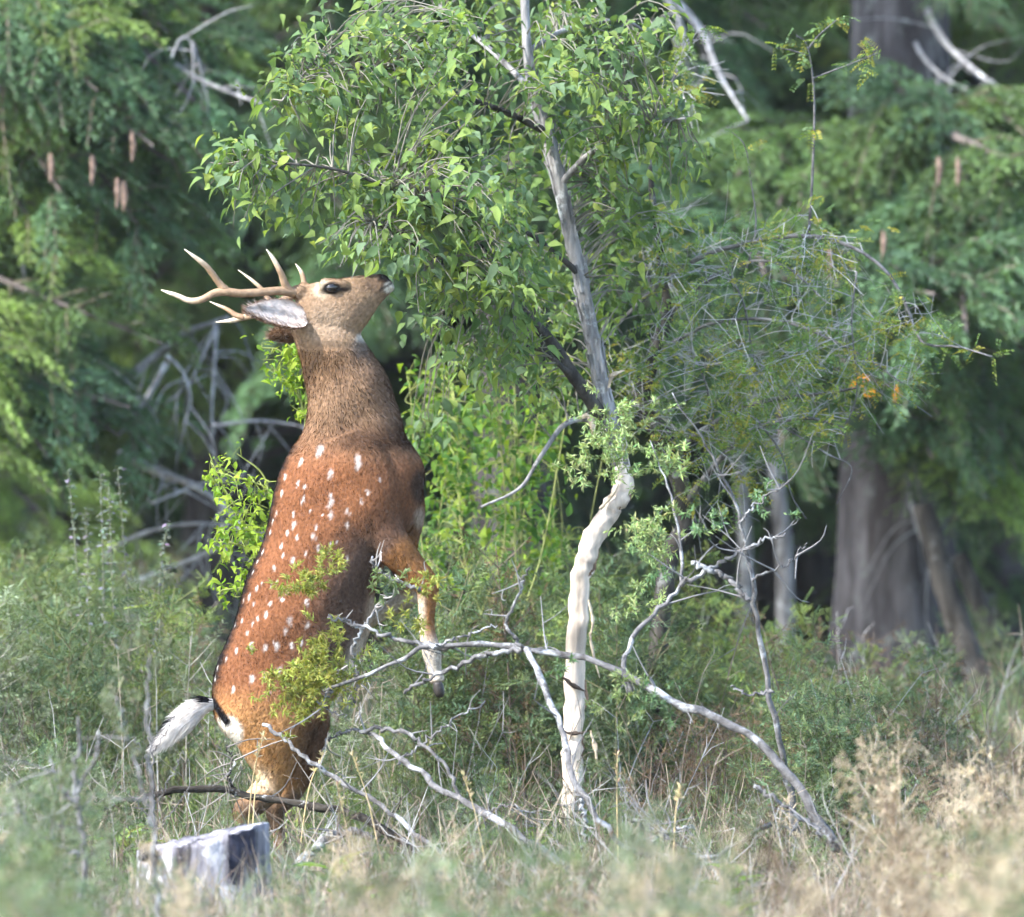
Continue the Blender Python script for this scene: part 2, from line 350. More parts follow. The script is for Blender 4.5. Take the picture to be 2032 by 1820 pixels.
def make_deer():
    deer = tag(empty('spotted_deer', (P0(530, 1740))), 'spotted reddish-brown stag reared up on its hind legs to browse leaves', 'deer')
    off = -P0(530, 1740)
    mb = MB()
    lr_loft(mb, TORSO); lr_loft(mb, HEAD, 0.0, 2.0)
    limb(mb, [(600,600,0,.055),(625,660,0,.075),(655,720,0,.082)])
    limb(mb, [(690,880,-.05,.10),(722,940,-.09,.112),(742,1010,-.115,.096),(765,1062,-.135,.068),(797,1102,-.14,.056),(826,1132,-.14,.046),(849,1160,-.14,.036),(848,1195,-.14,.029),(847,1250,-.14,.025),(857,1292,-.14,.030),(862,1325,-.14,.025),(868,1350,-.14,.026)])
    limb(mb, [(740,900,.06,.09),(780,960,.10,.09),(800,1010,.12,.072),(795,1075,.13,.055),(800,1130,.13,.045),(812,1182,.13,.035),(788,1204,.14,.028),(752,1222,.15,.024),(725,1238,.15,.026),(706,1256,.15,.024)])
    lr_loft(mb, [(470,1260,640,1280,.06),(442,1330,655,1350,.10),(436,1395,652,1405,.112),(443,1442,634,1440,.104),(470,1476,618,1470,.088),(490,1505,603,1500,.070),(505,1530,586,1530,.056),(512,1556,568,1556,.046),(500,1585,552,1590,.038)], -.075)
    limb(mb, [(535,1560,-.09,.05),(505,1590,-.09,.042),(483,1606,-.09,.036),(482,1630,-.09,.027),(488,1668,-.09,.023),(494,1700,-.09,.027),(502,1720,-.09,.024)])
    limb(mb, [(520,1340,.07,.12),(570,1400,.09,.12),(605,1440,.10,.085),(612,1465,.10,.06),(596,1520,.10,.052),(570,1575,.10,.044),(548,1608,.10,.036),(548,1640,.10,.026),(553,1672,.10,.023),(558,1704,.10,.027),(566,1722,.10,.024)])
    limb(mb, [(636,565,-.058,.024),(660,566,-.064,.022),(690,568,-.052,.016)])       # brow ridges
    limb(mb, [(636,565,.058,.024),(660,566,.064,.022),(690,568,.052,.016)])
    limb(mb, [(578,582,-.035,.016),(592,580,-.035,.026),(606,585,-.03,.02)])         # pedicles
    limb(mb, [(592,572,.04,.016),(603,574,.035,.024),(616,582,.03,.02)])
    tmp = mb.build('tmp_body', None)
    md = tmp.modifiers.new('r', 'REMESH'); md.mode = 'VOXEL'; md.voxel_size = .0066
    ms = tmp.modifiers.new('s', 'SMOOTH'); ms.factor = .5; ms.iterations = 7
    dg = bpy.context.evaluated_depsgraph_get()
    me = bpy.data.meshes.new_from_object(tmp.evaluated_get(dg))
    old = tmp.data; bpy.data.objects.remove(tmp); bpy.data.meshes.remove(old)
    nv = len(me.vertices)
    v = np.empty(nv * 3, np.float32); me.vertices.foreach_get('co', v); v = v.reshape(-1, 3).astype(float)
    n = np.empty(nv * 3, np.float32); me.vertices.foreach_get('normal', n); n = n.reshape(-1, 3).astype(float)
    # low muscle relief along the normals
    w = 1740 - v[:, 2] * PX; u = v[:, 0] * PX + 1016
    rel = .004 * np.sin(u * .045 + w * .02) * np.sin(w * .033 - u * .01)
    rel -= .012 * np.exp(-((u - 742 - (w - 1060) * .15) / 13) ** 2 - ((w - 1085) / 45) ** 2) * (n[:, 1] < 0)
    rel -= .008 * np.exp(-((u - 640) / 10) ** 2 - ((w - 1330) / 60) ** 2) * (n[:, 1] < 0)
    v = v + n * rel[:, None]
    me.vertices.foreach_set('co', (v + off).astype(np.float32).ravel())
    sp3 = []
    near = n[:, 1] < 0.1
    for cx, cy_, r in SPOTS:
        sx = (550 + cx / 1.138) / 2.0157; sy = (1700 + cy_ / 1.138) / 2.0157
        dd = (u - sx) ** 2 + (w - sy) ** 2 + np.where(near, 0, 1e6) + v[:, 1] * 300
        p = v[np.argmin(dd)]; rr = r / 1.138 / 2.0157 / PX * .95
        s = (.5 if r in (14, 17) and cy_ > 850 else (.95 if cx < 780 else .7)) * RNG.uniform(.8, 1.05); rr *= RNG.uniform(.8, 1.1)
        for e, rs, st in (((0, 0, 0), 1, s), ((RNG.normal() * .4, 0, -RNG.uniform(.7, 1.3)), .7, s * .6), ((RNG.normal() * .6, 0, RNG.uniform(.4, 1.0)), .6, s * .55)):
            p2 = p + np.array(e) * rr; q = p2.copy(); q[1] = -q[1]; sp3 += [(p2, rr * rs * .92, st), (q, rr * rs * .92, st)]
    wob = RNG.normal(size=(nv, 3)) * .0012
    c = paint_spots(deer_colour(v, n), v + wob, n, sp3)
    a = me.color_attributes.new('Col', 'FLOAT_COLOR', 'POINT')
    a.data.foreach_set('color', np.concatenate([c, np.ones((nv, 1))], 1).astype(np.float32).ravel())
    me.polygons.foreach_set('use_smooth', np.ones(len(me.polygons), bool))
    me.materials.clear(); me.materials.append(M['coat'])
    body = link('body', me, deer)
    # fur: short hairs over the whole body, longer on the neck and rump
    me.calc_loop_triangles()
    tri = np.empty(len(me.loop_triangles) * 3, np.int32); me.loop_triangles.foreach_get('vertices', tri); tri = tri.reshape(-1, 3)
    A, B, C = v[tri[:, 0]], v[tri[:, 1]], v[tri[:, 2]]
    ar = np.linalg.norm(np.cross(B - A, C - A), axis=1); k = 240000
    pick = RNG.choice(len(tri), k, p=ar / ar.sum()); r1 = np.sqrt(RNG.random((k, 1))); r2 = RNG.random((k, 1))
    pt = A[pick] * (1 - r1) + B[pick] * r1 * (1 - r2) + C[pick] * r1 * r2
    nn = nrm(n[tri[pick, 0]]); pu = pt[:, 0] * PX + 1016; pw = 1740 - pt[:, 2] * PX
    flow = np.tile([.12, 0, -1.0], (k, 1))
    hd = (pw < 690) & (pu > 590); hf = np.clip((720 - pw) / 60, 0, 1)[:, None] * (pu > 590)[:, None]; flow = flow * (1 - hf) + np.array([-1, 0, -.35]) * hf
    nk = (pw > 690) & (pw < 900); flow[nk, 0] = .45 * (pu[nk] - 640) / 100
    rp = np.clip((pw - 1340) / 90, 0, 1) * (pw < 1560); flow = flow + rp[:, None] * np.array([-.8, 0, 0])
    flow = nrm(flow - nn * np.sum(flow * nn, 1, keepdims=True)) + RNG.normal(size=(k, 3)) * .16
    lift = np.where(nk, .2, .17)[:, None]
    ln = np.where(hd, .008, (.0105 + .0075 * np.clip((905 - pw) / 70, 0, 1) * (pw > 690) + .005 * rp)) * RNG.uniform(.6, 1.25, k)
    ln = np.where((pu > 800) & (pw > 1080), .010, ln); ln = np.where(pw > 1565, .009, ln)
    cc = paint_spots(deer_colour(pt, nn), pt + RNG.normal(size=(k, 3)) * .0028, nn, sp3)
    cc *= (RNG.normal(1.12, .2, (k, 1)) + .22 * np.sin(pu * .9 + 3 * np.sin(pw * .11))[:, None] * np.sin(pw * .23 + 2 * np.sin(pu * .2))[:, None]).clip(.5, 1.8)
    ey = (np.hypot((pu - 659) / 1.5, pw - 571) < 13) & (np.abs(pt[:, 1]) > .04)
    ln[ey] = 0.001
    fb = MB(); blades(fb, pt - nn * .001 + off, flow + nn * lift, ln, np.where(nk, .0015, .0013), cc)
    fo = fb.mesh('fur', M['fur'])
    fo.polygons.foreach_set('use_smooth', np.ones(len(fo.polygons), bool))
    fo.normals_split_custom_set_from_vertices(np.repeat(nrm(nn + flow * .25), 3, 0).tolist())
    tag(link('fur', fo, body), kind='stuff')
    # antlers
    def antler(paths):
        ab = MB()
        for pp in paths:
            q = spline([(*P0(x, y, Y), r / PX) for x, y, Y, r in pp], 26)
            tt = np.linspace(0, 1, 26)[:, None]; tipf = np.clip((tt - .55) / .4, 0, 1) if len(pp) < 8 else np.clip((tt - .62) / .3, 0, 1)
            cl = np.array([.27, .175, .105]) * (1 - tipf) + np.array([.72, .62, .48]) * tipf
            tube(ab, q[:, :3] + off, np.maximum(q[:, 3] * 1.18, .0006), cl, 12, .03)
        return ab.build('antler', M['antler'], deer, True)
    antler([[(590,580,-.04,9),(578,579,-.05,8.6),(557,576,-.065,7.4),(518,579,-.09,7.0),(477,581,-.11,7.0),(449,577,-.12,7.6),(426,581,-.125,6.4),(405,592,-.13,5.8),(380,596,-.125,5.2),(354,585,-.12,4.0),(336,579,-.115,2.8),(322,574,-.11,.6)],
            [(462,582,-.115,6.5),(446,570,-.12,6.6),(434,556,-.125,5.8),(413,528,-.14,4.8),(390,509,-.15,3.4),(369,493,-.155,.6)],
            [(582,580,-.05,6.5),(568,566,-.06,6.8),(559,542,-.07,5.4),(543,512,-.075,3.6),(530,494,-.08,.6)]])
    antler([[(604,575,.04,8),(590,582,.07,7.4),(560,598,.13,6.4),(530,614,.19,6.2),(500,628,.23,6.2),(478,634,.25,5.6),(455,640,.26,4.2),(424,643,.265,.6)],
            [(482,634,.245,5.4),(465,629,.25,4.8),(448,618,.26,3.8),(430,610,.27,2.6),(412,602,.275,.6)],
            [(544,606,.16,5.0),(532,598,.17,4.6),(521,580,.18,4.0),(497,558,.19,2.8),(470,538,.20,.6)],
            [(604,574,.045,5.5),(602,556,.05,4.6),(597,540,.055,3.6),(586,524,.06,.6)]])
    # ears: cupped, white hair inside
    def ear(base, tip, width, Yb, Yt, face, inside, outside, cup):
        b, tpt = P0(*base, Yb) + off, P0(*tip, Yt) + off
        ax = nrm(tpt - b); Ln = np.linalg.norm(tpt - b); face = nrm(np.array(face, float) - ax * np.dot(face, ax)); wv = np.cross(face, ax)
        eb = MB(); ns, nt = 22, 15
        s = np.linspace(0, 1, ns); t = np.linspace(-1, 1, nt); Sg, Tg = np.meshgrid(s, t, indexing='ij')
        prof = (np.sin(np.pi * np.clip(Sg, 0, 1) ** .72) ** .75 * .92 + .30 * (1 - Sg) ** 2)
        prof[-1] = .03
        for side, colr in ((1, inside), (-1, outside)):
            Vv = b + (Sg * Ln)[..., None] * ax + (Tg * prof * width / 2)[..., None] * wv + ((cup * prof * (Tg ** 2 - .6) * width / 2) + side * .003)[..., None] * face
            i, j = np.meshgrid(np.arange(ns - 1), np.arange(nt - 1), indexing='ij'); q = (i * nt + j).ravel()
            F = np.concatenate([np.stack([q, q + nt, q + nt + 1], 1), np.stack([q, q + nt + 1, q + 1], 1)])
            cl = np.tile(colr, (ns * nt, 1)) * RNG.uniform(.85, 1.1, (ns * nt, 1)) * ((.72 + .28 * np.sin(Tg * 9 + Sg * 4)) if side > 0 else np.ones_like(Tg)).reshape(-1, 1)
            edge = (np.abs(Tg).ravel() > .86) | (Sg.ravel() > .93)
            if side > 0: cl[edge] = np.array(outside) * 1.1 + .08
            eb.add(Vv.reshape(-1, 3), F if side > 0 else F[:, ::-1], cl)
            k = 1100 if side > 0 else 2600; ii = RNG.integers(0, ns - 1, k); jj = RNG.integers(0, nt, k)
            o = Vv[ii, jj] + RNG.normal(size=(k, 3)) * .002
            blades(eb, o, ax + face * side * .55 + wv * RNG.normal(size=(k, 1)) * .5, RNG.uniform(.008, .034 if side > 0 else .013, k), .0022, cl.reshape(ns, nt, 3)[ii, jj] * RNG.uniform(.7, 1.15, (k, 1)))
        return eb.build('ear', M['fur'], deer, True)
    tag(ear((608,632), (484,612), .110, -.075, -.16, (-.40, -.72, .52), (.98, .90, .86), (.24, .15, .10), .55), 'white-haired inner side of the raised ear')
    ear((606,652), (534,668), .078, .03, .03, (-.2, .6, .2), (.22, .15, .10), (.20, .125, .078), .7)
    # eyes
    for sd in (-1, 1):
        bm = bmesh.new(); bmesh.ops.create_uvsphere(bm, u_segments=20, v_segments=12, radius=.0165)
        me2 = bpy.data.meshes.new('eye'); bm.to_mesh(me2); bm.free()
        ca = me2.color_attributes.new('Col', 'FLOAT_COLOR', 'POINT')
        ca.data.foreach_set('color', np.tile([.008, .006, .006, 1], len(me2.vertices)).astype(np.float32))
        me2.polygons.foreach_set('use_smooth', np.ones(len(me2.polygons), bool)); me2.materials.append(M['eye'])
        e = link('eye', me2, deer); e.location = P0(659, 570, sd * .079) + off; e.scale = (1.15, .75, .85); e.rotation_euler = (0, math.radians(-8), 0)
    # tail: white underside, black upper edge
    tb = MB()
    tp = spline([(428,1398,-.02,10),(405,1400,-.03,17),(380,1416,-.04,22),(352,1440,-.05,18),(330,1462,-.055,9),(310,1480,-.06,1.2)], 24)
    q = np.array([P0(a, b2, y_) for a, b2, y_, r in tp]) + off
    tube(tb, q, tp[:, 3] / PX, (.80, .79, .78), 12)
    k = 9000; i = RNG.integers(0, 23, k); dirv = nrm(np.gradient(q, axis=0))[i]; rad = nrm(np.cross(dirv, RNG.normal(size=(k, 3))))
    up = nrm(np.array([-.62, 0, .78])); ud = rad @ up
    black = ((ud > .8) & (i > 11) & (RNG.random(k) < .95)) | ((i < 5) & (ud > .1))
    cl = np.where(black[:, None], [.012, .012, .016], [.84, .83, .82]) * RNG.uniform(.8, 1.1, (k, 1))
    blades(tb, q[i] + rad * (tp[i, 3] / PX * .95)[:, None], dirv + rad * .28, RNG.uniform(.02, .055, k), .0022, cl)
    tb.build('tail', M['fur'], deer, True)
    # hooves
    for (x, y, Y) in ((868,1352,-.14), (706,1258,.15), (504,1722,-.09), (568,1724,.10)):
        hb = MB()
        for sd in (-1, 1):
            o = P0(x, y, Y + sd * .012) + off
            dr = np.array([.012, 0, -.045]) if y > 1300 and y < 1400 else np.array([-.03, 0, -.035]) if y < 1300 else np.array([.03, 0, -(1740 - y) / 620. - .004 + .03])
            pth = spline([o + np.array([0, 0, .006]), o + dr * .5, o + dr], 7)
            tube(hb, pth, [.014, .016, .018, .018, .017, .014, .007], (.035, .03, .027), 10)
        hb.build('hoof', M['horn'], deer, True)
    return deer
make_deer()

# ------------------------------------------------------------------ leaves
def leaf_template(lobed=False, droop=.35):
    if lobed:
        pts = [(0, 0), (.14, .17), (.27, .33), (.40, .20), (.62, .16), (.82, .06), (1, 0)]
    else:
        pts = [(0, 0), (.12, .12), (.30, .225), (.50, .20), (.70, .11), (.87, .035), (1, 0)]
    V = []; F = []
    for x, y in pts: V.append((x, 0, 0))
    for s in (1, -1):
        for x, y in pts[1:-1]: V.append((x, s * y, .32 * y))
    V = np.array(V, float); n = len(pts)
    ang = V[:, 0] * droop * 2.2                                   # the blade curls down towards its tip
    V[:, 2] = V[:, 2] - V[:, 0] ** 2 * droop; V[:, 0] *= (1 - .18 * droop * V[:, 0])
    for s in (0, 1):
        e = n + s * (n - 2)
        for i in range(n - 1):
            a, b = i, i + 1
            oa = e + i - 1 if i > 0 else None; ob = e + i if i + 1 < n - 1 else None
            if oa is None: t = [(a, b, ob)]
            elif ob is None: t = [(a, b, oa)]
            else: t = [(a, b, ob), (a, ob, oa)]
            F += [x if s == 0 else (x[0], x[2], x[1]) for x in t]
    return V, np.array(F)
LT = [leaf_template(False, .3), leaf_template(False, .65), leaf_template(True, .35), leaf_template(False, .1), leaf_template(False, .95)]
LEAF_COLS = [(.19, .285, .10), (.245, .335, .10), (.15, .24, .11), (.19, .275, .16), (.32, .385, .10), (.115, .195, .08)]

def foliage(thing, twig_ends, per, size, cols, n_parts, name='leaf', spread=.09, sag=.5, tw_mat=None, weights=None):
    """leaves round every twig end: the largest seen ones are parts, the rest one mass"""
    org, d, sc, ci = [], [], [], []
    for (p, dr) in twig_ends:
        k = max(2, int(per * RNG.uniform(.6, 1.4)))
        t = RNG.random((k, 1)); o = p + dr * (t - .9) * spread * 1.6 + RNG.normal(size=(k, 3)) * spread * .35
        dd = nrm(RNG.normal(size=(k, 3)) * [1, 1, .55] + dr * .5 + np.array([0, 0, -sag]))
        org.append(o); d.append(dd); sc.append(size * (.45 + RNG.random(k) ** 1.4 * .95)); ci.append(RNG.choice(len(cols), k, p=weights))
    org = np.concatenate(org); d = np.concatenate(d); sc = np.concatenate(sc); ci = np.concatenate(ci)
    face = (org[:, 0] > -.70) & (org[:, 0] < -.42) & (org[:, 2] > 1.55) & (org[:, 2] < 1.972) & (org[:, 1] < .3)     # nothing grows into the animal's head
    org, d, sc, ci = org[~face], d[~face], sc[~face], ci[~face]
    hint = np.array([0, 0, 1.0]) + RNG.normal(size=org.shape) * .45 + np.array([-.15, -.3, 0])
    ex, ey, ez = frames(d, hint)
    tp = RNG.integers(0, len(LT), len(org))
    # nearest-to-camera large leaves become parts
    vis = sc / sc.mean() - (org[:, 1] - org[:, 1].min()) * .9 + RNG.random(len(org)) * .4
    inview = (np.abs(org[:, 0]) < 1.7)
    order = np.argsort(-(vis + np.where(inview, 0, -9))); part = order[:n_parts]; rest = np.setdiff1d(np.arange(len(org)), part)
    mb = MB()
    for k in range(len(LT)):
        s = rest[tp[rest] == k]
        if len(s): inst(mb, LT[k][0], LT[k][1], org[s], ex[s], ey[s], ez[s], sc[s], np.clip(np.array(cols)[ci[s]] * RNG.normal(1, .14, (len(s), 1)), .004, .9))
    tag(mb.build('foliage', M['leaf'], thing, True), kind='stuff')
    base = np.array(thing.location)
    thing_obj = thing
    meshes = {}
    for i in part:
        key = (tp[i], ci[i])
        if key not in meshes:
            m2 = MB(); m2.add(LT[key[0]][0], LT[key[0]][1], cols[key[1]]); meshes[key] = m2.mesh(name, M['leaf'], True)
        o = link(name, meshes[key], thing_obj)
        mw = Matrix(((*(ex[i][0:1] * sc[i]), ey[i][0] * sc[i], ez[i][0] * sc[i], org[i][0]),
                     (ex[i][1] * sc[i], ey[i][1] * sc[i], ez[i][1] * sc[i], org[i][1]),
                     (ex[i][2] * sc[i], ey[i][2] * sc[i], ez[i][2] * sc[i], org[i][2]), (0, 0, 0, 1)))
        o.matrix_local = mw
def blob_points(blobs, fix=None):
    out = []
    for cx, cy_, rx, ry, n, Y0, Yr in blobs:
        sub = []
        for q in range(n):
            a = RNG.uniform(0, 2 * np.pi); r = math.sqrt(RNG.random())
            x, y, Y = cx + math.cos(a) * r * rx, cy_ + math.sin(a) * r * ry, Y0 + RNG.uniform(-Yr, Yr)
            if fix and q >= max(2, n // 4):          # gather most twig ends round a few sprays
                b = sub[RNG.integers(len(sub))]; x, y, Y = b[0] + RNG.normal() * 26, b[1] + RNG.normal() * 17, b[2] + RNG.normal() * .06
            sub.append((x, y, Y))
            out.append(P(x, y, fix(x, y, Y) if fix else Y))
    return np.array(out)
def grow_twigs(mb, skel, pts, col, r0=.0032, maxd=.55, arc=.12):
    """a thin curved twig from the nearest skeleton point to every target"""
    ends = []
    sk = np.concatenate(skel)
    for p in pts:
        d = np.linalg.norm((sk - p) * [1, .6, 1], axis=1); q = sk[np.argmin(d + RNG.random(len(d)) * .12)]
        L = np.linalg.norm(p - q)
        if L > maxd * 1.25: continue
        mid = (p + q) / 2 + np.array([0, 0, arc * np.linalg.norm(p - q)]) + RNG.normal(size=3) * .14 * arc
        c = spline([q, mid, p], 7); tube(mb, c, np.linspace(r0, r0 * .4, 7), col, 4, cap=False)
        ends.append((p, nrm(p - mid)))
    return ends

def px_path(pts, Y, n=30):
    Y = np.broadcast_to(np.asarray(Y, float), (len(pts),)) if np.ndim(Y) == 0 else np.interp(np.linspace(0, 1, len(pts)), np.linspace(0, 1, len(Y)), Y)
    return spline([P(x, y, yy) for (x, y), yy in zip(pts, Y)], n)

# ------------------------------------------------------------------ browse tree (bark stripped below)
def make_browse_tree():
    Yt = 1.2; f = ppm(Yt)
    base = P(1136, 1600, Yt); gz = ground_z(base[0], Yt)
    t = tag(empty('broadleaf_tree'), 'leafy green tree with its lower trunk stripped to pale bare wood, browsed by the deer', 'tree')
    low = px_path([(1132,1690),(1135,1600),(1137,1500),(1138,1440),(1140,1340),(1147,1230),(1153,1140),(1177,1070),(1212,1010),(1236,968),(1232,915),(1212,838)], Yt, 60)
    low[0][2] = min(low[0][2], gz - .03)
    rl = np.interp(np.linspace(0, 1, 60), [0, .2, .5, .62, .72, .82, .92, 1], [24, 20.5, 19.5, 20.5, 19.5, 19, 16.5, 15]) / f
    mb = MB()
    zz = low[:, 2]; cl = np.tile([.66, .55, .45], (60, 1)) * RNG.normal(1, .05, (60, 1)); cl[RNG.random(60) < .12] *= .6
    low = low + RNG.normal(size=low.shape) * [.0035, .003, 0]
    tube(mb, low, rl, cl, 18, .07)
    mb.build('trunk', M['wood'], t, True)
    up = px_path([(1232,925),(1213,840),(1194,770),(1181,700),(1165,620),(1150,540),(1128,450),(1105,340),(1080,250),(1058,180),(1045,80),(1038,-60),(1020,-300)], [Yt] * 13, 70)
    mb = MB(); tube(mb, up, np.interp(np.linspace(0, 1, 70), [0, .3, .7, 1], [17, 15.5, 12.5, 6]) / f, (.3, .3, .3), 14, .07)
    mb.build('upper_trunk', M['bark_grey'], t, True)
    # brown bark-like strips added to darken the shaded side of the bare wood
    for k in range(26):
        i = RNG.integers(2, 52); L = RNG.integers(2, 6); a = RNG.uniform(-.75, .5); tg = nrm(low[min(59, i + L)] - low[i]); b = MB()
        path = np.array([low[q] + np.array([math.cos(a), math.sin(a), 0]) * rl[q] * .98 for q in range(i, min(60, i + L))]) + RNG.normal(size=3) * .002
        if len(path) > 1: tube(b, spline(path, 8), np.array([.25, .7, 1, .9, 1, .8, .6, .2]) * RNG.uniform(.003, .006), np.array((.20, .13, .085)) * RNG.uniform(.6, 1.3), 5, .3); b.build('bark_shade_strip', M['twig'], t)
    # bark shreds on the bare wood
    for pts, Yv, r in (([(1168,1190),(1176,1230),(1172,1262)], Yt - .04, 4), ([(1170,1255),(1178,1300),(1190,1345)], Yt - .04, 3.5), ([(1208,770),(1216,745),(1240,735)], Yt - .05, 5), ([(1172,1450),(1180,1480),(1186,1520)], Yt - .03, 4),
                       ([(1146,830),(1170,826),(1176,858),(1192,862)], Yt - .06, 6), ([(1118,1345),(1140,1362),(1162,1372)], Yt - .045, 5), ([(1116,1452),(1140,1456),(1166,1452)], Yt - .045, 4), ([(1190,1010),(1214,985),(1228,960)], Yt - .04, 5)):
        b = MB(); c = px_path(pts, Yv, 10); dark = pts[0][1] in (1345, 1452)
        tube(b, c, np.interp(np.linspace(0, 1, 10), [0, .5, 1], [r * .5, r, r * .25]) / f, (.06, .045, .035) if dark else (.50, .40, .29), 5, .25)
        b.build('bark_strip', M['twig'], t)
    # shaggy bark plates peeling from the upper trunk
    for k in range(46):
        i = RNG.integers(1, 52); p = up[i]; tg = nrm(up[i + 2] - up[i]); a = RNG.uniform(-2.9, .3); rr = np.interp(i / 69, [0, .3, .7, 1], [17, 15.5, 12.5, 6]) / f
        o = np.array([math.cos(a), math.sin(a), 0]); o = nrm(o - tg * np.dot(o, tg)); w2 = np.cross(tg, o); L = RNG.uniform(.05, .13); wd = RNG.uniform(.006, .013); cu = RNG.uniform(.002, .014)
        rows = [(p + tg * L * q + o * (rr + .002 + cu * (2 * q - 1) ** 2 * (q > .5)), wd * (1 - .5 * q)) for q in (0, .35, .7, 1)]
        V = np.array([x for (c0, w0) in rows for x in (c0 - w2 * w0, c0 + o * .004, c0 + w2 * w0)]); F = [[3 * r + c0, 3 * r + c0 + 1, 3 * r + 3 + c0] for r in range(3) for c0 in range(2)] + [[3 * r + c0 + 1, 3 * r + 4 + c0, 3 * r + 3 + c0] for r in range(3) for c0 in range(2)]
        b = MB(); b.add(V, F, (.3,) * 3); b.build('bark_flake', M['bark_grey'], t)
    limbs = [([(1200,835),(1140,750),(1090,675),(1040,625),(980,580),(920,545),(850,502),(795,468),(740,440)], [Yt, .9, .5, .2], 15, 3.5, 'bark_dark'),
             ([(1195,838),(1150,832),(1112,850),(1070,910),(1030,970),(955,1006)], [Yt, 1.0], 7, 2.5, 'bark_grey'),
             ([(1085,262),(1010,225),(920,192),(820,150),(700,130)], [Yt, .6], 8, 2.5, 'bark_dark'),
             ([(1112,365),(1170,305),(1250,255),(1360,235)], [Yt, .9], 8, 2.5, 'bark_grey'),
             ([(1040,620),(960,490),(880,425),(800,385),(660,335),(480,320)], [.8, .3, 0], 7, 2, 'bark_dark'),
             ([(1060,185),(980,105),(890,30),(800,-60)], [Yt, 1.6], 7, 3, 'bark_grey'),
             ([(1150,545),(1100,500),(1040,460),(950,440)], [Yt, .8], 7, 2.5, 'bark_dark'),
             ([(1050,100),(1120,60),(1230,40),(1290,70)], [Yt, 1.5], 6, 2.5, 'bark_grey'),
             ([(700,135),(640,110),(600,150),(560,200)], [.6, .3], 3, 1.5, 'bark_grey'),
             ([(1130,740),(1060,690),(960,680),(860,650)], [.9, 1.4], 6, 2, 'bark_dark'),
             ([(900,430),(905,450),(920,480),(960,560)], [1.8, 2.0], 9, 7, 'bark_grey')]
    skel = [up]
    for pts, Yv, r0, r1, mt in limbs:
        c = px_path(pts, Yv, 26); b = MB(); tube(b, c, np.linspace(r0, r1, 26) / f, (.3, .3, .3), 9, .06)
        b.build('limb', M[mt], t, True); skel.append(c)
    blobs = [(900,50,220,90,60,1.0,.7),(1150,50,130,70,30,1.2,.6),(1245,70,45,45,9,1.2,.3),(720,60,45,70,9,.7,.3),(640,45,22,20,3,.6,.1),(650,160,80,70,26,.5,.4),(800,190,150,110,62,.7,.6),(1000,220,150,120,60,.9,.6),
             (1190,210,110,90,36,1.2,.5),(1325,250,70,65,20,1.1,.3),(600,230,70,60,18,.4,.3),(455,325,55,38,17,.1,.2),(505,350,60,60,18,.1,.2),(575,390,50,32,9,.2,.2),(680,340,90,50,15,.5,.3),(820,350,150,95,58,.6,.5),(980,370,120,90,48,.8,.5),
             (1220,360,95,80,32,1.3,.4),(745,440,105,60,28,.3,.3),(665,480,60,20,9,.1,.12),(700,520,60,8,8,-.10,.03),(800,500,30,30,8,.05,.1),(900,520,120,70,36,.6,.5),(1050,460,85,70,28,.9,.4),(1000,600,150,75,44,.7,.5),(1180,560,60,80,18,1.0,.3),
             (870,590,80,50,22,.4,.3),(950,690,140,70,34,1.0,.5),(1100,650,80,60,20,.8,.4),(830,660,60,40,10,.8,.3),(1340,330,40,60,10,1.2,.2),(470,440,26,14,2,.1,.05),(580,95,18,40,3,.4,.1),(900,800,100,60,14,1.8,.4),(1080,760,60,60,10,1.6,.3),(960,480,130,110,34,.1,.25),(900,320,140,90,24,-.1,.2),(1040,560,90,90,18,.2,.2),(880,110,180,90,24,.1,.3),(1120,100,140,80,26,.6,.3),(1290,170,70,80,16,.9,.2),(1250,450,70,90,26,1.5,.3),(1240,600,60,80,20,1.5,.3),(1060,700,90,60,16,1.3,.3),(940,750,120,60,18,.9,.3)]
    tw = MB(); 
    def behind_trunk(x, y, Y):                # the trunk stays in front of the foliage where it shows
        tx = np.interp(y, [0, 180, 340, 540, 700, 830], [1040, 1058, 1105, 1150, 1181, 1212])
        return max(Y, 1.5 + RNG.random() * .5) if (y > 250 or y < 120) and abs(x - tx) < 75 and RNG.random() < .93 else Y
    ends = grow_twigs(tw, skel, blob_points(blobs, behind_trunk), (.16, .15, .12), maxd=1.1)
    tag(tw.build('twigs', M['stem'], t), kind='stuff')
    foliage(t, ends, 8.2, .054, LEAF_COLS, 300, sag=.35, weights=[.28, .22, .16, .18, .08, .08])
    return t
make_browse_tree()

# ------------------------------------------------------------------ feather-leaved small tree and dead shrubs
def pinnate(mb, base, d, length, cols, n=8):
    """a compound leaf with paired small leaflets"""
    d = nrm(d).reshape(3); base = np.asarray(base).reshape(3); side = nrm(np.cross(d, np.array([0, 0, 1.0]) + RNG.normal(size=3) * .5))
    t = np.linspace(.15, 1, n)[:, None]; droop = np.array([0, 0, -.25]) * (t ** 2) * length
    p = base + d * t * length + droop
    b = np.concatenate([p, p]); dd = np.concatenate([np.tile(side + d * .45, (n, 1)), np.tile(-side + d * .45, (n, 1))])
    leaflets(mb, b, dd, length * .24, length * .11, jit(cols[RNG.integers(len(cols))], 2 * n, .12, .06))
    blades(mb, [base], [d], length, .0016, (.1, .13, .05))
LOC_COLS = [(.20, .29, .09), (.27, .33, .09), (.18, .27, .13), (.14, .23, .09), (.34, .33, .08)]
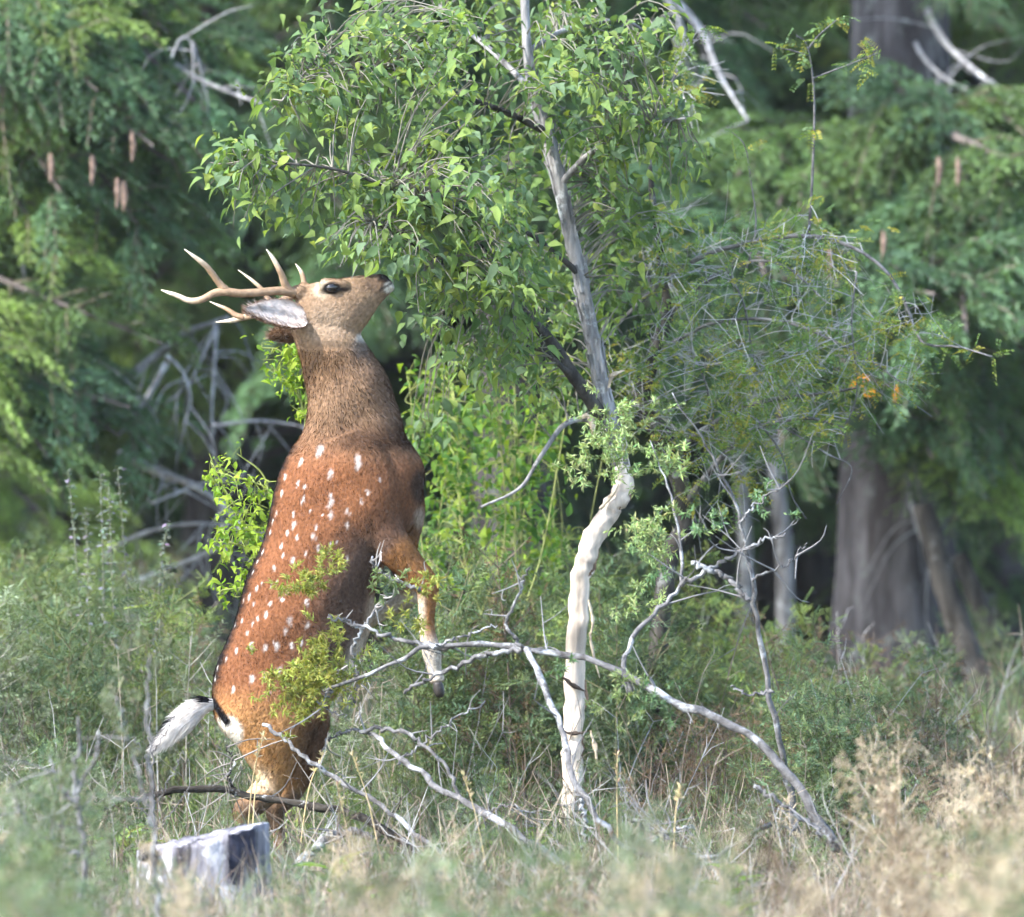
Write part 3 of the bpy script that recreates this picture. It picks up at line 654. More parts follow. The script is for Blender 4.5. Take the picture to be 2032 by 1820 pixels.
def make_feather_tree():
    Yt = 2.0; f = ppm(Yt)
    t = tag(empty('feather_leaved_tree'), 'slender dark-stemmed tree with tiny feathery leaves and arching grey twigs', 'tree')
    tr = px_path([(1285,1700),(1290,1560),(1310,1250),(1330,1100),(1362,1030),(1330,900),(1275,790),(1300,700),(1325,610),(1310,500),(1295,400),(1290,330)], Yt, 60)
    tr[0][2] = -.05
    mb = MB(); tube(mb, tr, np.interp(np.linspace(0, 1, 60), [0, .4, .5, .8, 1], [22, 17, 20, 10, 4]) / f, (.3,) * 3, 12, .07); mb.build('trunk', M['bark_dark'], t, True)
    L = [([(1312,565),(1370,520),(1480,482),(1605,468),(1690,490),(1760,540),(1800,610),(1830,680),(1900,688),(1968,708)], [Yt, 1.4], 6, 1.8),
         ([(1605,466),(1612,350),(1616,200),(1603,95),(1580,70)], [1.6, 1.5], 3.5, 1.5), ([(1603,98),(1625,70),(1660,40)], 1.5, 2, 1), ([(1614,155),(1680,130),(1742,105)], 1.5, 2, 1), ([(1606,110),(1570,100),(1540,95)], 1.5, 1.6, 1),
         ([(1330,620),(1400,560),(1480,520),(1560,530),(1640,600)], [Yt, 1.7], 5, 1.6), ([(1300,700),(1420,640),(1560,640),(1700,700),(1790,760)], [Yt, 1.6], 5, 1.5),
         ([(1325,640),(1290,560),(1275,470),(1285,400)], Yt, 6, 2), ([(1340,900),(1400,850),(1500,800),(1640,780),(1700,770)], [Yt, 1.5], 7, 2), ([(1440,530),(1475,600),(1490,680),(1502,740)], 1.6, 2.6, 1.4),
         ([(1370,690),(1400,760),(1420,860),(1450,920)], 1.7, 2.6, 1.2), ([(1362,1000),(1390,960),(1440,900),(1500,850),(1600,830),(1680,850)], [Yt, 1.6], 9, 2), ([(1560,850),(1640,900),(1690,930),(1660,1000)], 1.6, 2.2, 1),
         ([(1500,830),(1550,900),(1570,980),(1600,1030)], 1.6, 2.2, 1), ([(1480,540),(1500,450),(1490,360),(1478,290),(1450,260)], 1.7, 2.4, 1), ([(1290,340),(1310,220),(1350,130),(1400,50)], [Yt, 2.2], 3.5, 1.2), ([(1310,560),(1230,640),(1180,690)], Yt, 5, 3), ([(1700,540),(1690,640),(1700,780),(1670,860)], 1.5, 2.2, 1)]
    skel = [tr[30:]]
    for pts, Yv, r0, r1 in L:
        c = px_path(pts, Yv, 24); b = MB(); tube(b, c, np.linspace(r0, r1, 24) / f, (.3,) * 3, 6, .06); b.build('limb', M['dead_twig'], t, True); skel.append(c)
    # fine grey twigs
    tw = MB(); lf = MB(); sk = np.concatenate(skel[1:])
    blobs = [(1520,640,230,150,76,1.7,.5),(1500,500,230,70,50,1.7,.4),(1380,760,140,120,60,1.8,.5),(1560,800,150,90,50,1.7,.4),(1700,700,130,100,34,1.6,.3),(1840,650,70,40,4,1.5,.2),(1300,500,60,90,16,2,.3),(1420,930,120,80,24,1.8,.3),(1250,760,70,90,20,2,.3),(1350,130,50,70,10,2,.2)]
    ends = grow_twigs(tw, [sk], blob_points(blobs), (.30, .295, .29), .0020, .5, .04)
    for p, d in ends:
        for _ in range(2):
            e2 = p + nrm(d + RNG.normal(size=3) * .8) * RNG.uniform(.06, .2); mid = (p + e2) / 2 + RNG.normal(size=3) * .004
            tube(tw, spline([p, mid, e2], 5), np.linspace(.0015, .0007, 5), (.32, .315, .31), 3, cap=False)
        if RNG.random() < .9:
            for _ in range(RNG.integers(3, 8)): pinnate(lf, p + RNG.normal(size=3) * .035, d + RNG.normal(size=3) * .8, RNG.uniform(.045, .085), LOC_COLS, 7)
    tips = [(1660,40),(1640,60),(1742,105),(1720,112),(1735,118),(1545,92),(1570,98),(1603,90),(1615,150),(1590,80),(1690,128),(1968,706),(1930,692),(1900,686),(1880,690),(1790,600),(1770,560),(1830,690),(1450,262),(1480,300),(1612,260),(1608,400),(1400,52),(1360,120)]
    for x, y in tips:
        for _ in range(4): pinnate(lf, P(x + RNG.normal() * 8, y + RNG.normal() * 6, 1.5), nrm(RNG.normal(size=3) + [0, 0, .2]), RNG.uniform(.05, .085), LOC_COLS, 7)
    tag(tw.build('twigs', M['stem'], t), kind='stuff'); tag(lf.build('foliage', M['leaf'], t), kind='stuff')
make_feather_tree()

def branch_thing(name, label, cat, paths, mat, twigs=0, tuft=None, twig_col=(.20, .195, .195), group=None, twig_len=.18, seg=10):
    """a fallen or dead branch: main stem and side branches as parts"""
    t = tag(empty(name), label, cat, group); sk = []
    for i, (pts, Yv, r0, r1) in enumerate(paths):
        c = px_path(pts, Yv, 34); f = ppm(np.mean(Yv)); b = MB()
        c = c + RNG.normal(size=c.shape) * .0045
        tube(b, c, np.linspace(r0, r1, 34) * .82 * RNG.normal(1, .08, 34) / f, (.3,) * 3, seg, .1)
        b.build('stem' if i == 0 else 'side_branch', M[mat], t, True); sk.append(c)
    if twigs:
        tw = MB(); S = np.concatenate(sk)
        for _ in range(twigs):
            p = S[RNG.integers(len(S))]; d = nrm(RNG.normal(size=3) + [0, -.1, .25]); L = twig_len * RNG.uniform(.3, 1.2)
            q = spline([p, p + d * L * .5 + RNG.normal(size=3) * L * .05, p + d * L + RNG.normal(size=3) * L * .09], 7)
            tube(tw, q, np.linspace(.0032, .0011, 7), np.array(twig_col) * RNG.uniform(.7, 1.15), 4, cap=False)
            if RNG.random() < .6:
                a = q[4]; e = a + nrm(d + RNG.normal(size=3)) * L * .5; tube(tw, spline([a, (a + e) / 2 + RNG.normal(size=3) * .01, e], 5), np.linspace(.0018, .0008, 5), twig_col, 3, cap=False)
        tag(tw.build('twigs', M['stem'], t), kind='stuff')
    if tuft:
        lf = MB()
        for (x, y, Y, r, k, col) in tuft: needle_tuft(lf, P(x, y, Y), r, k, col)
        tag(lf.build('foliage', M['herb'], t), kind='stuff')
    return t
def needle_tuft(mb, c, r, k, col):
    """a cushion of short feathery sprigs"""
    ns = max(3, k // 24)
    for _ in range(ns):
        o = c + RNG.normal(size=3) * r * [.75, .5, .6]; d = nrm(RNG.normal(size=3) + [0, 0, .5]); L = r * RNG.uniform(.5, 1.0)
        tt = RNG.random((24, 1)); b = o + d * tt * L
        leaflets(mb, b, nrm(RNG.normal(size=(24, 3)) + d * .9), RNG.uniform(.014, .030, 24), .0065, jit(col, 24, .2, .08))
GREYT = (.27, .30, .20); YG = (.46, .48, .12); PG = (.32, .40, .18); BG = (.20, .31, .16)

branch_thing('dead_shrub', 'pale lichen-grey dead shrub with bare forked stems beside the stripped trunk', 'shrub',
    [([(1600,1730),(1575,1600),(1555,1520),(1530,1385),(1505,1230),(1490,1150),(1470,1040),(1440,960),(1400,880),(1330,780)], [-.7, -1.0], 10, 1.4),
     ([(1252,1375),(1242,1335),(1255,1268),(1300,1215),(1350,1160),(1345,1060),(1325,960),(1290,880)], [-1.0, -.8], 8, 1.4),
     ([(1350,1160),(1420,1122),(1500,1080),(1560,1060)], -.9, 6, 2.5), ([(1375,1118),(1440,1145),(1492,1195)], -.95, 6, 6), ([(1535,1370),(1490,1378),(1450,1360)], -1.0, 4, 2), ([(1490,1150),(1560,1120),(1600,1080)], -1, 3, 1.5),
     ([(1470,1040),(1500,1000),(1560,960)], -1, 3, 1.5)],
    'bark_lichen', 26, [(1218,850,-.4,.085,620,PG),(1205,810,-.4,.05,200,PG),(1240,935,-.4,.085,640,PG),(1225,890,-.4,.06,300,PG),(1300,1070,-.8,.09,560,PG),(1260,1190,-.8,.06,260,PG),(1290,1050,-.7,.05,200,PG),(1390,1040,-.9,.05,180,BG),(1150,930,-.4,.06,200,PG),(1280,1120,-.8,.06,200,BG),(1340,920,-.8,.06,200,PG),(1500,990,-.9,.06,160,BG)], twig_len=.22)
branch_thing('fallen_branch', 'long arched grey fallen branch crossing low in front of the bare trunk', 'branch',
    [([(645,1372),(760,1325),(850,1287),(960,1276),(1050,1290),(1150,1302),(1250,1345),(1340,1395),(1420,1425),(1500,1470),(1560,1530),(1605,1595),(1660,1690)], [-.75, -1.0, -1.2], 4.5, 13),
     ([(900,1284),(850,1280),(790,1268),(740,1252),(690,1235),(650,1222)], [-.8, -.7], 7, 2.5), ([(1050,1290),(960,1300),(870,1338),(800,1375)], [-.95, -.8], 7, 4),
     ([(1040,1290),(1005,1240),(1030,1180),(1050,1130)], -1.0, 5, 2), ([(660,1366),(640,1400),(690,1420)], -.75, 3, 1.5), ([(860,1285),(920,1262),(985,1240)], -.85, 4, 1.5)],
    'bark_lichen', 20, [(590,1160,-.75,.045,420,YG),(655,1120,-.75,.04,300,YG),(620,1150,-.75,.03,200,YG),(600,1345,-.72,.075,900,YG),(640,1320,-.7,.05,500,YG),(560,1360,-.7,.05,400,YG),(655,1270,-.7,.045,420,YG),(620,1385,-.7,.06,600,YG),(770,1165,-.7,.04,200,PG),(850,1160,-.72,.03,220,YG),(810,1240,-.72,.04,200,YG),(740,1330,-.7,.05,200,PG),(1100,1330,-1,.05,160,BG),(1220,1380,-1.1,.07,300,PG),(1290,1400,-1.1,.06,260,BG),(590,1410,-.7,.05,380,YG),(670,1350,-.72,.05,420,YG)])
branch_thing('thorny_branch', 'pale thorny dead twig reaching across the deer below its foreleg', 'branch',
    [([(652,1222),(690,1235),(720,1245),(742,1215),(765,1178)], [-.6, -.55], 2.5, 3), ([(720,1245),(700,1290),(708,1350),(700,1400)], -.58, 4, 2.5), ([(708,1350),(680,1330),(650,1340)], -.58, 2, 1), ([(830,1170),(760,1140),(735,1110)], -.5, 5, 2.5)],
    'bark_lichen', 22, None, (.36, .33, .31), twig_len=.09)
branch_thing('fallen_branch', 'forked grey fallen branch running down beside the bare trunk foot into dry grass', 'branch',
    [([(1040,1288),(1090,1380),(1120,1470),(1140,1550),(1200,1640),(1270,1690),(1400,1705),(1530,1632)], [-1.05, -1.5, -1.4], 8, 6), ([(1146,1570),(1160,1620),(1158,1680)], -1.3, 5, 4), ([(1270,1690),(1330,1650),(1380,1640)], -1.4, 5, 2), ([(1400,1705),(1340,1740),(1290,1780)], -1.4, 5, 3)], 'bark_lichen', 12)
branch_thing('fallen_branch', 'bare grey fallen branch with a drooping arched fork on the weeds beside the hind legs', 'branch',
    [([(700,1450),(745,1460),(790,1505),(870,1560),(960,1612),(1100,1705),(1180,1760)], [-.6, -1.0, -1.4], 4, 11), ([(720,1450),(780,1448),(835,1472),(890,1530),(915,1592)], [-.7, -.9], 5, 4.5), ([(790,1515),(870,1450),(960,1393)], -.8, 3.5, 2), ([(960,1612),(1020,1600),(1060,1640)], -1, 3, 1.5), ([(700,1450),(660,1460),(640,1490)], -.6, 3, 1.5)], 'bark_lichen', 14)
branch_thing('stick', 'straight pale debarked stick slanting down from the deer haunch', 'stick', [([(524,1434),(580,1480),(640,1528),(740,1590),(830,1655),(900,1720)], [-.45, -.9], 4.6, 6.5)], 'bark_lichen', 3)
branch_thing('fallen_log', 'thin dark fallen log patched with white lichen behind the stump', 'log', [([(132,1618),(220,1595),(300,1578),(400,1567),(470,1572),(540,1586),(620,1600),(690,1614),(770,1645),(820,1690)], [-.6, -.5, -.6], 7, 10), ([(470,1570),(455,1545),(462,1510),(450,1480)], -.5, 3, 1.5)], 'bark_log', 22, None, (.2, .18, .16), seg=14)
branch_thing('fallen_branch', 'short broken pale branch lying on grass beside the stump', 'branch', [([(590,1720),(620,1690),(655,1662),(700,1650),(740,1662)], -1.1, 13, 7), ([(655,1662),(700,1690),(760,1700)], -1.1, 6, 3)], 'bark_lichen', 6)
branch_thing('fallen_branch', 'thin grey branch lying flat among dry grass past the dead shrub', 'branch', [([(1500,1560),(1560,1600),(1640,1660),(1700,1700)], -1.6, 5, 5), ([(1240,1620),(1300,1650),(1390,1700)], -1.6, 4, 3)], 'bark_lichen', 10)
branch_thing('dead_weed', 'bare branching straw-coloured dead weed standing behind the stump', 'weed', [([(312,1720),(306,1600),(300,1480),(296,1390)], -.9, 3.5, 1.2), ([(306,1600),(340,1540),(365,1490)], -.9, 1.8, .8), ([(309,1650),(350,1600),(380,1555)], -.9, 1.8, .8), ([(303,1540),(280,1490),(262,1460)], -.9, 1.6, .8), ([(308,1640),(270,1590),(240,1560)], -.9, 1.8, .8), ([(300,1500),(330,1450),(345,1420)], -.9, 1.4, .7)], 'dead_twig', 0)

branch_thing('dead_shrub', 'pale grey leafless dead shrub standing nearer than the stump with forked upright stems', 'shrub',
    [([(318,1900),(308,1700),(300,1560),(292,1420),(296,1300)], [-4.4, -4.2], 6, 2.5), ([(306,1640),(262,1500),(230,1380)], -4.3, 4, 2), ([(150,1900),(165,1700),(150,1560),(158,1430)], -3.8, 9, 3), ([(155,1600),(120,1560),(100,1500)], -3.8, 5, 2), ([(152,1580),(190,1500),(196,1450)], -3.8, 4, 2), ([(160,1700),(60,1640),(20,1560)], -3.8, 4, 2)],
    'bark_lichen', 14, [(296,1290,-4.3,.05,160,GREYT),(235,1375,-3.5,.05,150,GREYT),(270,1450,-4.3,.05,140,GREYT),(250,1400,-4.3,.04,100,GREYT)], twig_len=.2)
# ------------------------------------------------------------------ stump
def make_stump():
    Y = -2.0; f = ppm(Y); c = P(400, 1790, Y); gz = ground_z(c[0], Y)
    mb = MB(); seg, n = 64, 16; a = np.linspace(0, 2 * np.pi, seg, endpoint=False)
    lobes = 1 + .035 * np.sin(3 * a + 1) + .03 * np.sin(5 * a) + .02 * np.sin(13 * a + 2) + RNG.normal(size=seg) * .010
    top = P(400, 1662, Y)[2] + (.045 * np.cos(a)) + RNG.normal(size=seg) * .0025
    rows = []
    for i in range(n):
        t = i / (n - 1); z = (gz - .05) * (1 - t) + top * t; r = (128 / f) * (1 + .22 * (1 - t) ** 2.2) * lobes * (1 + RNG.normal(size=seg) * .006)
        rows.append(np.stack([c[0] + np.cos(a) * r, Y + np.sin(a) * r, np.broadcast_to(z, (seg,))], 1))
    inner = rows[-1].copy(); ctr = inner.mean(0); 
    for k in (.8, .5, .2): rows.append(np.stack([ctr[0] + (inner[:, 0] - ctr[0]) * k, ctr[1] + (inner[:, 1] - ctr[1]) * k, inner[:, 2] * k + ctr[2] * (1 - k) - .03 * (1 - k) + RNG.normal(size=seg) * .004], 1))
    V = np.concatenate(rows); m = len(rows)
    i, j = np.meshgrid(np.arange(m - 1), np.arange(seg), indexing='ij'); i, j = i.ravel(), j.ravel(); k = (j + 1) % seg
    F = np.concatenate([np.stack([i * seg + j, i * seg + k, (i + 1) * seg + k], 1), np.stack([i * seg + j, (i + 1) * seg + k, (i + 1) * seg + j], 1)])
    V = np.vstack([V, ctr - [0, 0, .035]]); F = np.vstack([F, np.stack([(m - 1) * seg + np.arange(seg), (m - 1) * seg + (np.arange(seg) + 1) % seg, np.full(seg, m * seg)], 1)])
    t = tag(empty('tree_stump'), 'weathered silver-grey tree stump low in the grass behind which the hind feet stand', 'stump')
    mb.add(V, F, (.5,) * 3); mb.build('wood', M['stump'], t, True)
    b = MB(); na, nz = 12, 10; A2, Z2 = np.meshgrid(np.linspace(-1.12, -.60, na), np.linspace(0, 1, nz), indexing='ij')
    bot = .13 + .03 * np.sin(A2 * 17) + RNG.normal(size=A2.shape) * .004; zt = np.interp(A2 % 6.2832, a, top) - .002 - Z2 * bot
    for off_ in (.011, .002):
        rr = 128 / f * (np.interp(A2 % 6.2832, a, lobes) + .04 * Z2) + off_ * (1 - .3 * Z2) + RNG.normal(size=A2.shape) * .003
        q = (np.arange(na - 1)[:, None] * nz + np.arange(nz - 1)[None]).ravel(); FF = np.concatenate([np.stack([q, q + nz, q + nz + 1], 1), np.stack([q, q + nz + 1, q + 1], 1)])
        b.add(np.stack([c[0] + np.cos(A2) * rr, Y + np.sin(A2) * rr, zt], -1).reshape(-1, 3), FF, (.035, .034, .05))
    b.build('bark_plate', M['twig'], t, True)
    k = MB(); p = P(292, 1695, Y - .19); tube(k, spline([p + np.array([0, .05, 0]), p, p + np.array([-.02, -.04, -.01])], 6), [.028, .026, .02, .017, .014, .008], (.07, .06, .055), 10, .1); k.build('knot', M['twig'], t)
make_stump()

# ------------------------------------------------------------------ spruces
NEEDLE_COLS = [(.14, .22, .085), (.105, .18, .095), (.19, .27, .08), (.085, .15, .09)]
def bough_mesh(seed, col, dens=1.0):
    """a drooping evergreen bough 1 m long: axis, hanging side sprays, needles"""
    g = np.random.default_rng(seed); mb = MB(); nb = MB()
    ax = spline([(0, 0, 0), (.35, g.normal() * .04, .02), (.7, g.normal() * .07, -.08), (1, g.normal() * .1, -.27)], 24)
    tube(mb, ax, np.linspace(.016, .003, 24), (.12, .10, .09), 5, cap=False)
    B, D, Cc = [], [], []
    for i in range(int(44 * dens)):
        t = g.uniform(.16, 1); p = ax[int(t * 23)]; s = 1 if i % 2 else -1
        d = nrm(np.array([.75, s * g.uniform(.4, 1.0), g.uniform(-.55, .05)])); L = (.30 * (1.15 - abs(t - .45))) * g.uniform(.5, 1.1)
        c = spline([p, p + d * L * .5 + [0, 0, .01], p + d * L + [0, 0, -.38 * L]], 9)
        tube(mb, c, np.linspace(.004, .0015, 9), (.13, .11, .08), 3, cap=False)
        segs = [c]; sv = nrm(np.cross(d, [0, 0, 1.0]))
        for q in range(14):
            k = 1 + q // 2; e = c[k] + nrm(d + (1 if q % 2 else -1) * sv * .75 + g.normal(size=3) * .14 + [0, 0, -.42]) * L * (.42 * (1 - k / 10) + .06)
            segs.append(spline([c[k], (c[k] + e) / 2 + [0, 0, .006], e], 4))
        cl = np.array(col) * g.uniform(.65, 1.3)
        for sgm in segs:
            ln = np.linalg.norm(np.diff(sgm, axis=0), axis=1).sum(); m = max(5, int(ln * 400))
            tt = g.random(m) * (len(sgm) - 1.001); a = tt.astype(int); u = (tt - a)[:, None]
            o = sgm[a] * (1 - u) + sgm[a + 1] * u; td = nrm(sgm[a + 1] - sgm[a])
            B.append(o); D.append(td * .95 + nrm(np.cross(td, g.normal(size=(m, 3)))) * .8)
            Cc.append(np.clip(cl * g.normal(1, .15, (m, 1)) * (1 + .35 * u * (a > len(sgm) - 4)[:, None]), .004, .9))
    B, D, Cc = map(np.concatenate, (B, D, Cc)); L = g.uniform(.010, .018, len(B))
    blades(nb, B, D, L, .0042, Cc)
    return mb.mesh('bough_wood', M['stem']), nb.mesh('needles', M['needle'])
BOUGHS = [bough_mesh(s, NEEDLE_COLS[s % 4]) for s in range(6)]
def add_bough(tree, base, tip, i, roll=0.0):
    """hang bough i from base so that its end reaches tip"""
    base, tip = Vector(base), Vector(tip); d = tip - base; L = d.length
    yaw = math.atan2(d.y, d.x); pit = math.asin(max(-1, min(1, d.z / L))) + .263
    b = link('bough', BOUGHS[i % 6][0], tree); n = link('needles', BOUGHS[i % 6][1], b); n['kind'] = 'stuff'
    b.matrix_local = Matrix.Translation(base) @ Matrix.Rotation(yaw, 4, 'Z') @ Matrix.Rotation(-pit, 4, 'Y') @ Matrix.Rotation(roll, 4, 'X') @ Matrix.Scale(L / 1.036, 4)
def crown_mesh(seed, rad=2.5):
    """upper crown of a spruce from 3.6 m up, coarse sprays"""
    g = np.random.default_rng(seed); mb = MB(); n = 16000
    h = g.random(n) ** .8; z = 4.4 + h * 7.7; rmax = (1 - h) * rad + .15; whorl = np.round(z / .45) * .45 + g.normal(size=n) * .07
    a = np.round(g.random(n) * 9) / 9 * 6.283 + whorl * 2.1 + g.normal(size=n) * .12; r = rmax * np.sqrt(g.random(n))
    o = np.stack([np.cos(a) * r, np.sin(a) * r, whorl - .28 * r], 1); d = np.stack([np.cos(a), np.sin(a), -.5 + g.normal(size=n) * .3], 1) + g.normal(size=(n, 3)) * .4
    leaflets(mb, o, d, g.uniform(.14, .30, n), .075, jit((.05, .12, .035), n, .25, .08))
    return mb.mesh('crown', M['needle'])
CROWNS = [crown_mesh(3), crown_mesh(4), crown_mesh(5, 1.3)]  # crowns above view, added for their shade; narrow one lets sun in
def spruce(name, label, x, Y, r0, h=12.0, flare=1.0, group=None, lean=0.0, mat='bark_spruce', crown=0):
    b = np.array([x, Y, ground_z(x, Y) - .08]); t = tag(empty(name, b), label, 'tree', group)
    n = 40; s = np.linspace(0, 1, n) ** 1.7; pts = np.stack([lean * s * h + .02 * np.sin(s * 9), .02 * np.cos(s * 7), s * h], 1)
    rad = r0 * (1 - .9 * s) + r0 * .55 * flare * np.exp(-s * h / .22)
    mb = MB(); seg = 26; tube(mb, pts, rad, (.2,) * 3, seg, .03); mb.build('trunk', M[mat], t, True)
    c = link('crown', CROWNS[crown], t); c.rotation_euler = (0, 0, RNG.uniform(0, 6)); c['kind'] = 'stuff'
    c.scale = (1, 1, h / 12.0); c.location = (lean * h * .5, 0, 0)
    return t
def dead_limbs(t, paths):
    off = np.array(t.location)
    for pts, Yv, r in paths:
        b = MB(); c = px_path(pts, Yv, 22) - off; tube(b, c, np.linspace(r, r * .35, 22) / ppm(np.mean(Yv)), (.3,) * 3, 6, .05)
        for _ in range(7):
            p = c[RNG.integers(4, 22)]; d = nrm(RNG.normal(size=3) + [0, 0, -.6]); L = RNG.uniform(.12, .4)
            tube(b, spline([p, p + d * L * .5 + RNG.normal(size=3) * .03, p + d * L + [0, 0, -.08]], 6), np.linspace(.004, .0012, 6), (.3,) * 3, 4, cap=False)
        b.build('dead_limb', M['bark_limb'], t, True)
def px_boughs(t, rows, Yt):
    """rows: tip pixel x, y, depth; the base sits on the trunk axis a little above"""
    off = np.array(t.location)
    for k, (x, y, Y, hgt) in enumerate(rows):
        tip = P(x, y, Y) - off; base = np.array([0, 0, tip[2] + hgt])
        add_bough(t, base, tip, k + int(x), RNG.normal() * .25)
def cones(t, pix):
    off = np.array(t.location)
    for x, y, Y in pix:
        c = MB(); p = P(x, y, Y) - off; tube(c, spline([p + [0, 0, .055], p + [.004, 0, 0], p - [0, 0, .06]], 9), [.003, .008, .010, .011, .011, .010, .008, .006, .002], (.19, .13, .10), 9, .1)
        c.build('cone', M['twig'], t)

xr = P(1775, 900, 9.0)[0]
t = spruce('spruce_tree', 'old spruce with thick furrowed grey-brown trunk standing past the dead shrub', xr, 9.0, .245, 13, .9, crown=2)
px_boughs(t, [(1440,380,7.2,.0),(1500,360,7.6,.0),(1540,440,7.0,.0),(1620,560,6.8,-.1),(1860,560,6.8,-.1),(1990,300,7.4,.0),(2050,380,7.4,.2),(1890,560,6.6,.05),(1990,560,7.0,.3),(1750,600,6.4,.0),(1640,690,6.6,.25),(1900,720,6.9,.3),(2010,760,7.2,.3),(1870,910,7.2,.6),(1760,790,7.0,.3),(1960,900,7.4,.6),(2060,940,7.6,.5),(1560,940,7.6,.6),(1480,560,7.4,.2),(1800,680,6.2,.2),(1970,440,6.6,.2),(1680,620,6.3,.05)], 9)
px_boughs(t, [(2010,1120,8.0,.5),(1990,1060,7.9,.4),(2070,1060,7.6,.4),(2000,60,8.4,.3)], 9)
dead_limbs(t, [([(1800,-60),(1860,60),(1900,110),(1960,160),(2010,195)], [9, 8], 9), ([(1790,20),(1830,110),(1890,165),(1960,190)], [9, 8.2], 6), ([(1790,880),(1820,1050),(1862,1110),(1865,1200)], [8.8, 8.5], 5), ([(1800,640),(1900,720),(1960,800),(1990,880)], [8.8, 8], 5), ([(1800,700),(1960,560),(2010,640),(2030,720)], [8.8, 7.6], 6)])
cones(t, [(1752,486,6.5), (1646,519,6.5), (1862,339,6.6), (1944,544,6.7), (1900,340,6.6)])

xl = P(-330, 900, 7.5)[0]
t = spruce('spruce_tree', 'spruce with bright drooping boughs and grey dead lower limbs behind the antlers', xl, 7.5, .21, 13, crown=2)
px_boughs(t, [(330,60,6.6,.5),(430,130,6.8,.5),(540,200,7.2,.5),(400,230,6.4,.5),(480,330,6.6,.6),(330,290,6.0,.5),(300,400,6.2,.6),(220,180,6.0,.4),(150,80,6.0,.4),(80,190,5.9,.4),(120,330,5.9,.5),(230,490,6.2,.7),(330,500,6.6,.8),(60,420,6.0,.5),(150,530,6.2,.6),(20,60,6,.3),(240,20,6.2,.3),(390,410,6.8,.7),(20,300,6.2,.4)], 7.5)
px_boughs(t, [(130,740,6.0,.5),(170,830,6.1,.5),(100,900,6.0,.5),(200,870,6.3,.5),(40,820,5.9,.4),(230,900,6.4,.5),(20,930,5.9,.4),(160,960,6.3,.6),(60,720,6.0,.4)], 7.5)
dead_limbs(t, [([(-40,920),(150,822),(230,765),(310,705),(370,660),(420,642),(452,630)], [7.2, 6.6], 13), ([(430,645),(405,700),(375,760),(330,800)], 6.6, 6), ([(330,705),(362,738),(378,790),(365,842)], 6.5, 5), ([(330,720),(295,785),(268,822),(235,865)], 6.5, 8), ([(-30,600),(40,650),(90,700),(150,760)], [7.2, 6.4], 8),
               ([(240,900),(310,935),(380,962),(440,1000),(480,1050),(530,1110)], [7.2, 6.2], 10), ([(300,1000),(380,960),(300,930)], 6.6, 4), ([(250,1160),(340,1128),(430,1090),(520,1060)], [7, 6.4], 7), ([(220,70),(320,110),(380,150),(460,185),(520,205)], [7, 6.2], 8), ([(430,650),(424,740),(418,860)], 6.6, 6), ([(40,470),(48,560),(44,650)], 6.6, 5), ([(340,115),(360,75),(385,90),(395,140)], 6.3, 3), ([(420,845),(520,835),(620,850)], 6.4, 4), ([(170,1130),(280,1060),(420,1040),(560,1090)], [7, 6.6], 6)])
cones(t, [(262,290,5.8), (182,335,5.7), (232,382,5.7), (245,388,5.75), (100,332,5.8)])

t = spruce('spruce_tree', 'spruce hidden behind the leafy crown with pale dead hanging limbs', P(1010, 900, 12)[0], 12.0, .17, 12)
px_boughs(t, [(600,300,10,.6),(620,420,10,.6),(700,600,10.4,.8),(520,760,10,.8),(1300,250,10,.6),(1400,150,10,.5),(1380,340,10,.6),(1250,90,10.4,.5),(1450,60,10,.4),(1400,420,10,.7),(1250,600,10,.8),(1480,780,10.4,.9),(1560,700,10.2,.9),(600,100,10,.5),(560,20,10,.4),(700,20,10.4,.4)], 12)
dead_limbs(t, [([(1250,-80),(1330,-10),(1390,60),(1420,130),(1440,170),(1485,240)], [8.5, 7.2], 9), ([(1310,-20),(1355,60),(1340,150)], 7.4, 5)])

GB = 'spruces massed behind the clearing'
for k, (px, Y, r) in enumerate([(-200,15,.18),(120,17,.2),(430,14.5,.16),(690,18,.2),(900,16,.17),(1170,19,.2),(1390,15.5,.16),(1600,18,.2),(1960,15,.18),(2250,17,.2),(-450,12,.2),(2450,12,.2),(-2000,12,.24)]):
    x = P(px, 900, Y)[0]; t = spruce('spruce_tree', 'dim shaded spruce massed deep behind the clearing', x, Y, r, RNG.uniform(12, 14) if k < 12 else 18, 1, GB, crown=k % 2)
    if k > 11: continue  # tall last spruce, unseen at left, added to block the sun
    for q in range(22):
        a = RNG.uniform(math.pi * .95, math.pi * 2.05) if q % 4 else RNG.uniform(0, 6.28); z = RNG.uniform(.5, 3.8); L = RNG.uniform(1.3, 2.1)
        add_bough(t, (0, 0, z + .25), (math.cos(a) * L, math.sin(a) * L, z - .25), q + k, RNG.normal() * .3)
def far_wood():
    mb = MB(); n = 60000
    o = np.stack([RNG.uniform(-16, 16, n), RNG.uniform(22, 31, n), RNG.random(n) ** 1.2 * 10], 1)
    leaflets(mb, o, RNG.normal(size=(n, 3)) + [0, 0, -.6], RNG.uniform(.2, .5, n), .14, jit((.04, .09, .03), n, .3, .08))
    for _ in range(60):
        x, y = RNG.uniform(-16, 16), RNG.uniform(21, 31); tube(mb, [(x, y, -.1), (x, y, 5), (x, y, 10)], [.16, .13, .08], (.06, .05, .045), 8)
    tag(mb.build('far_wood', M['needle']), 'dense dark conifer wood closing off the view', 'wood', kind='stuff')
far_wood()
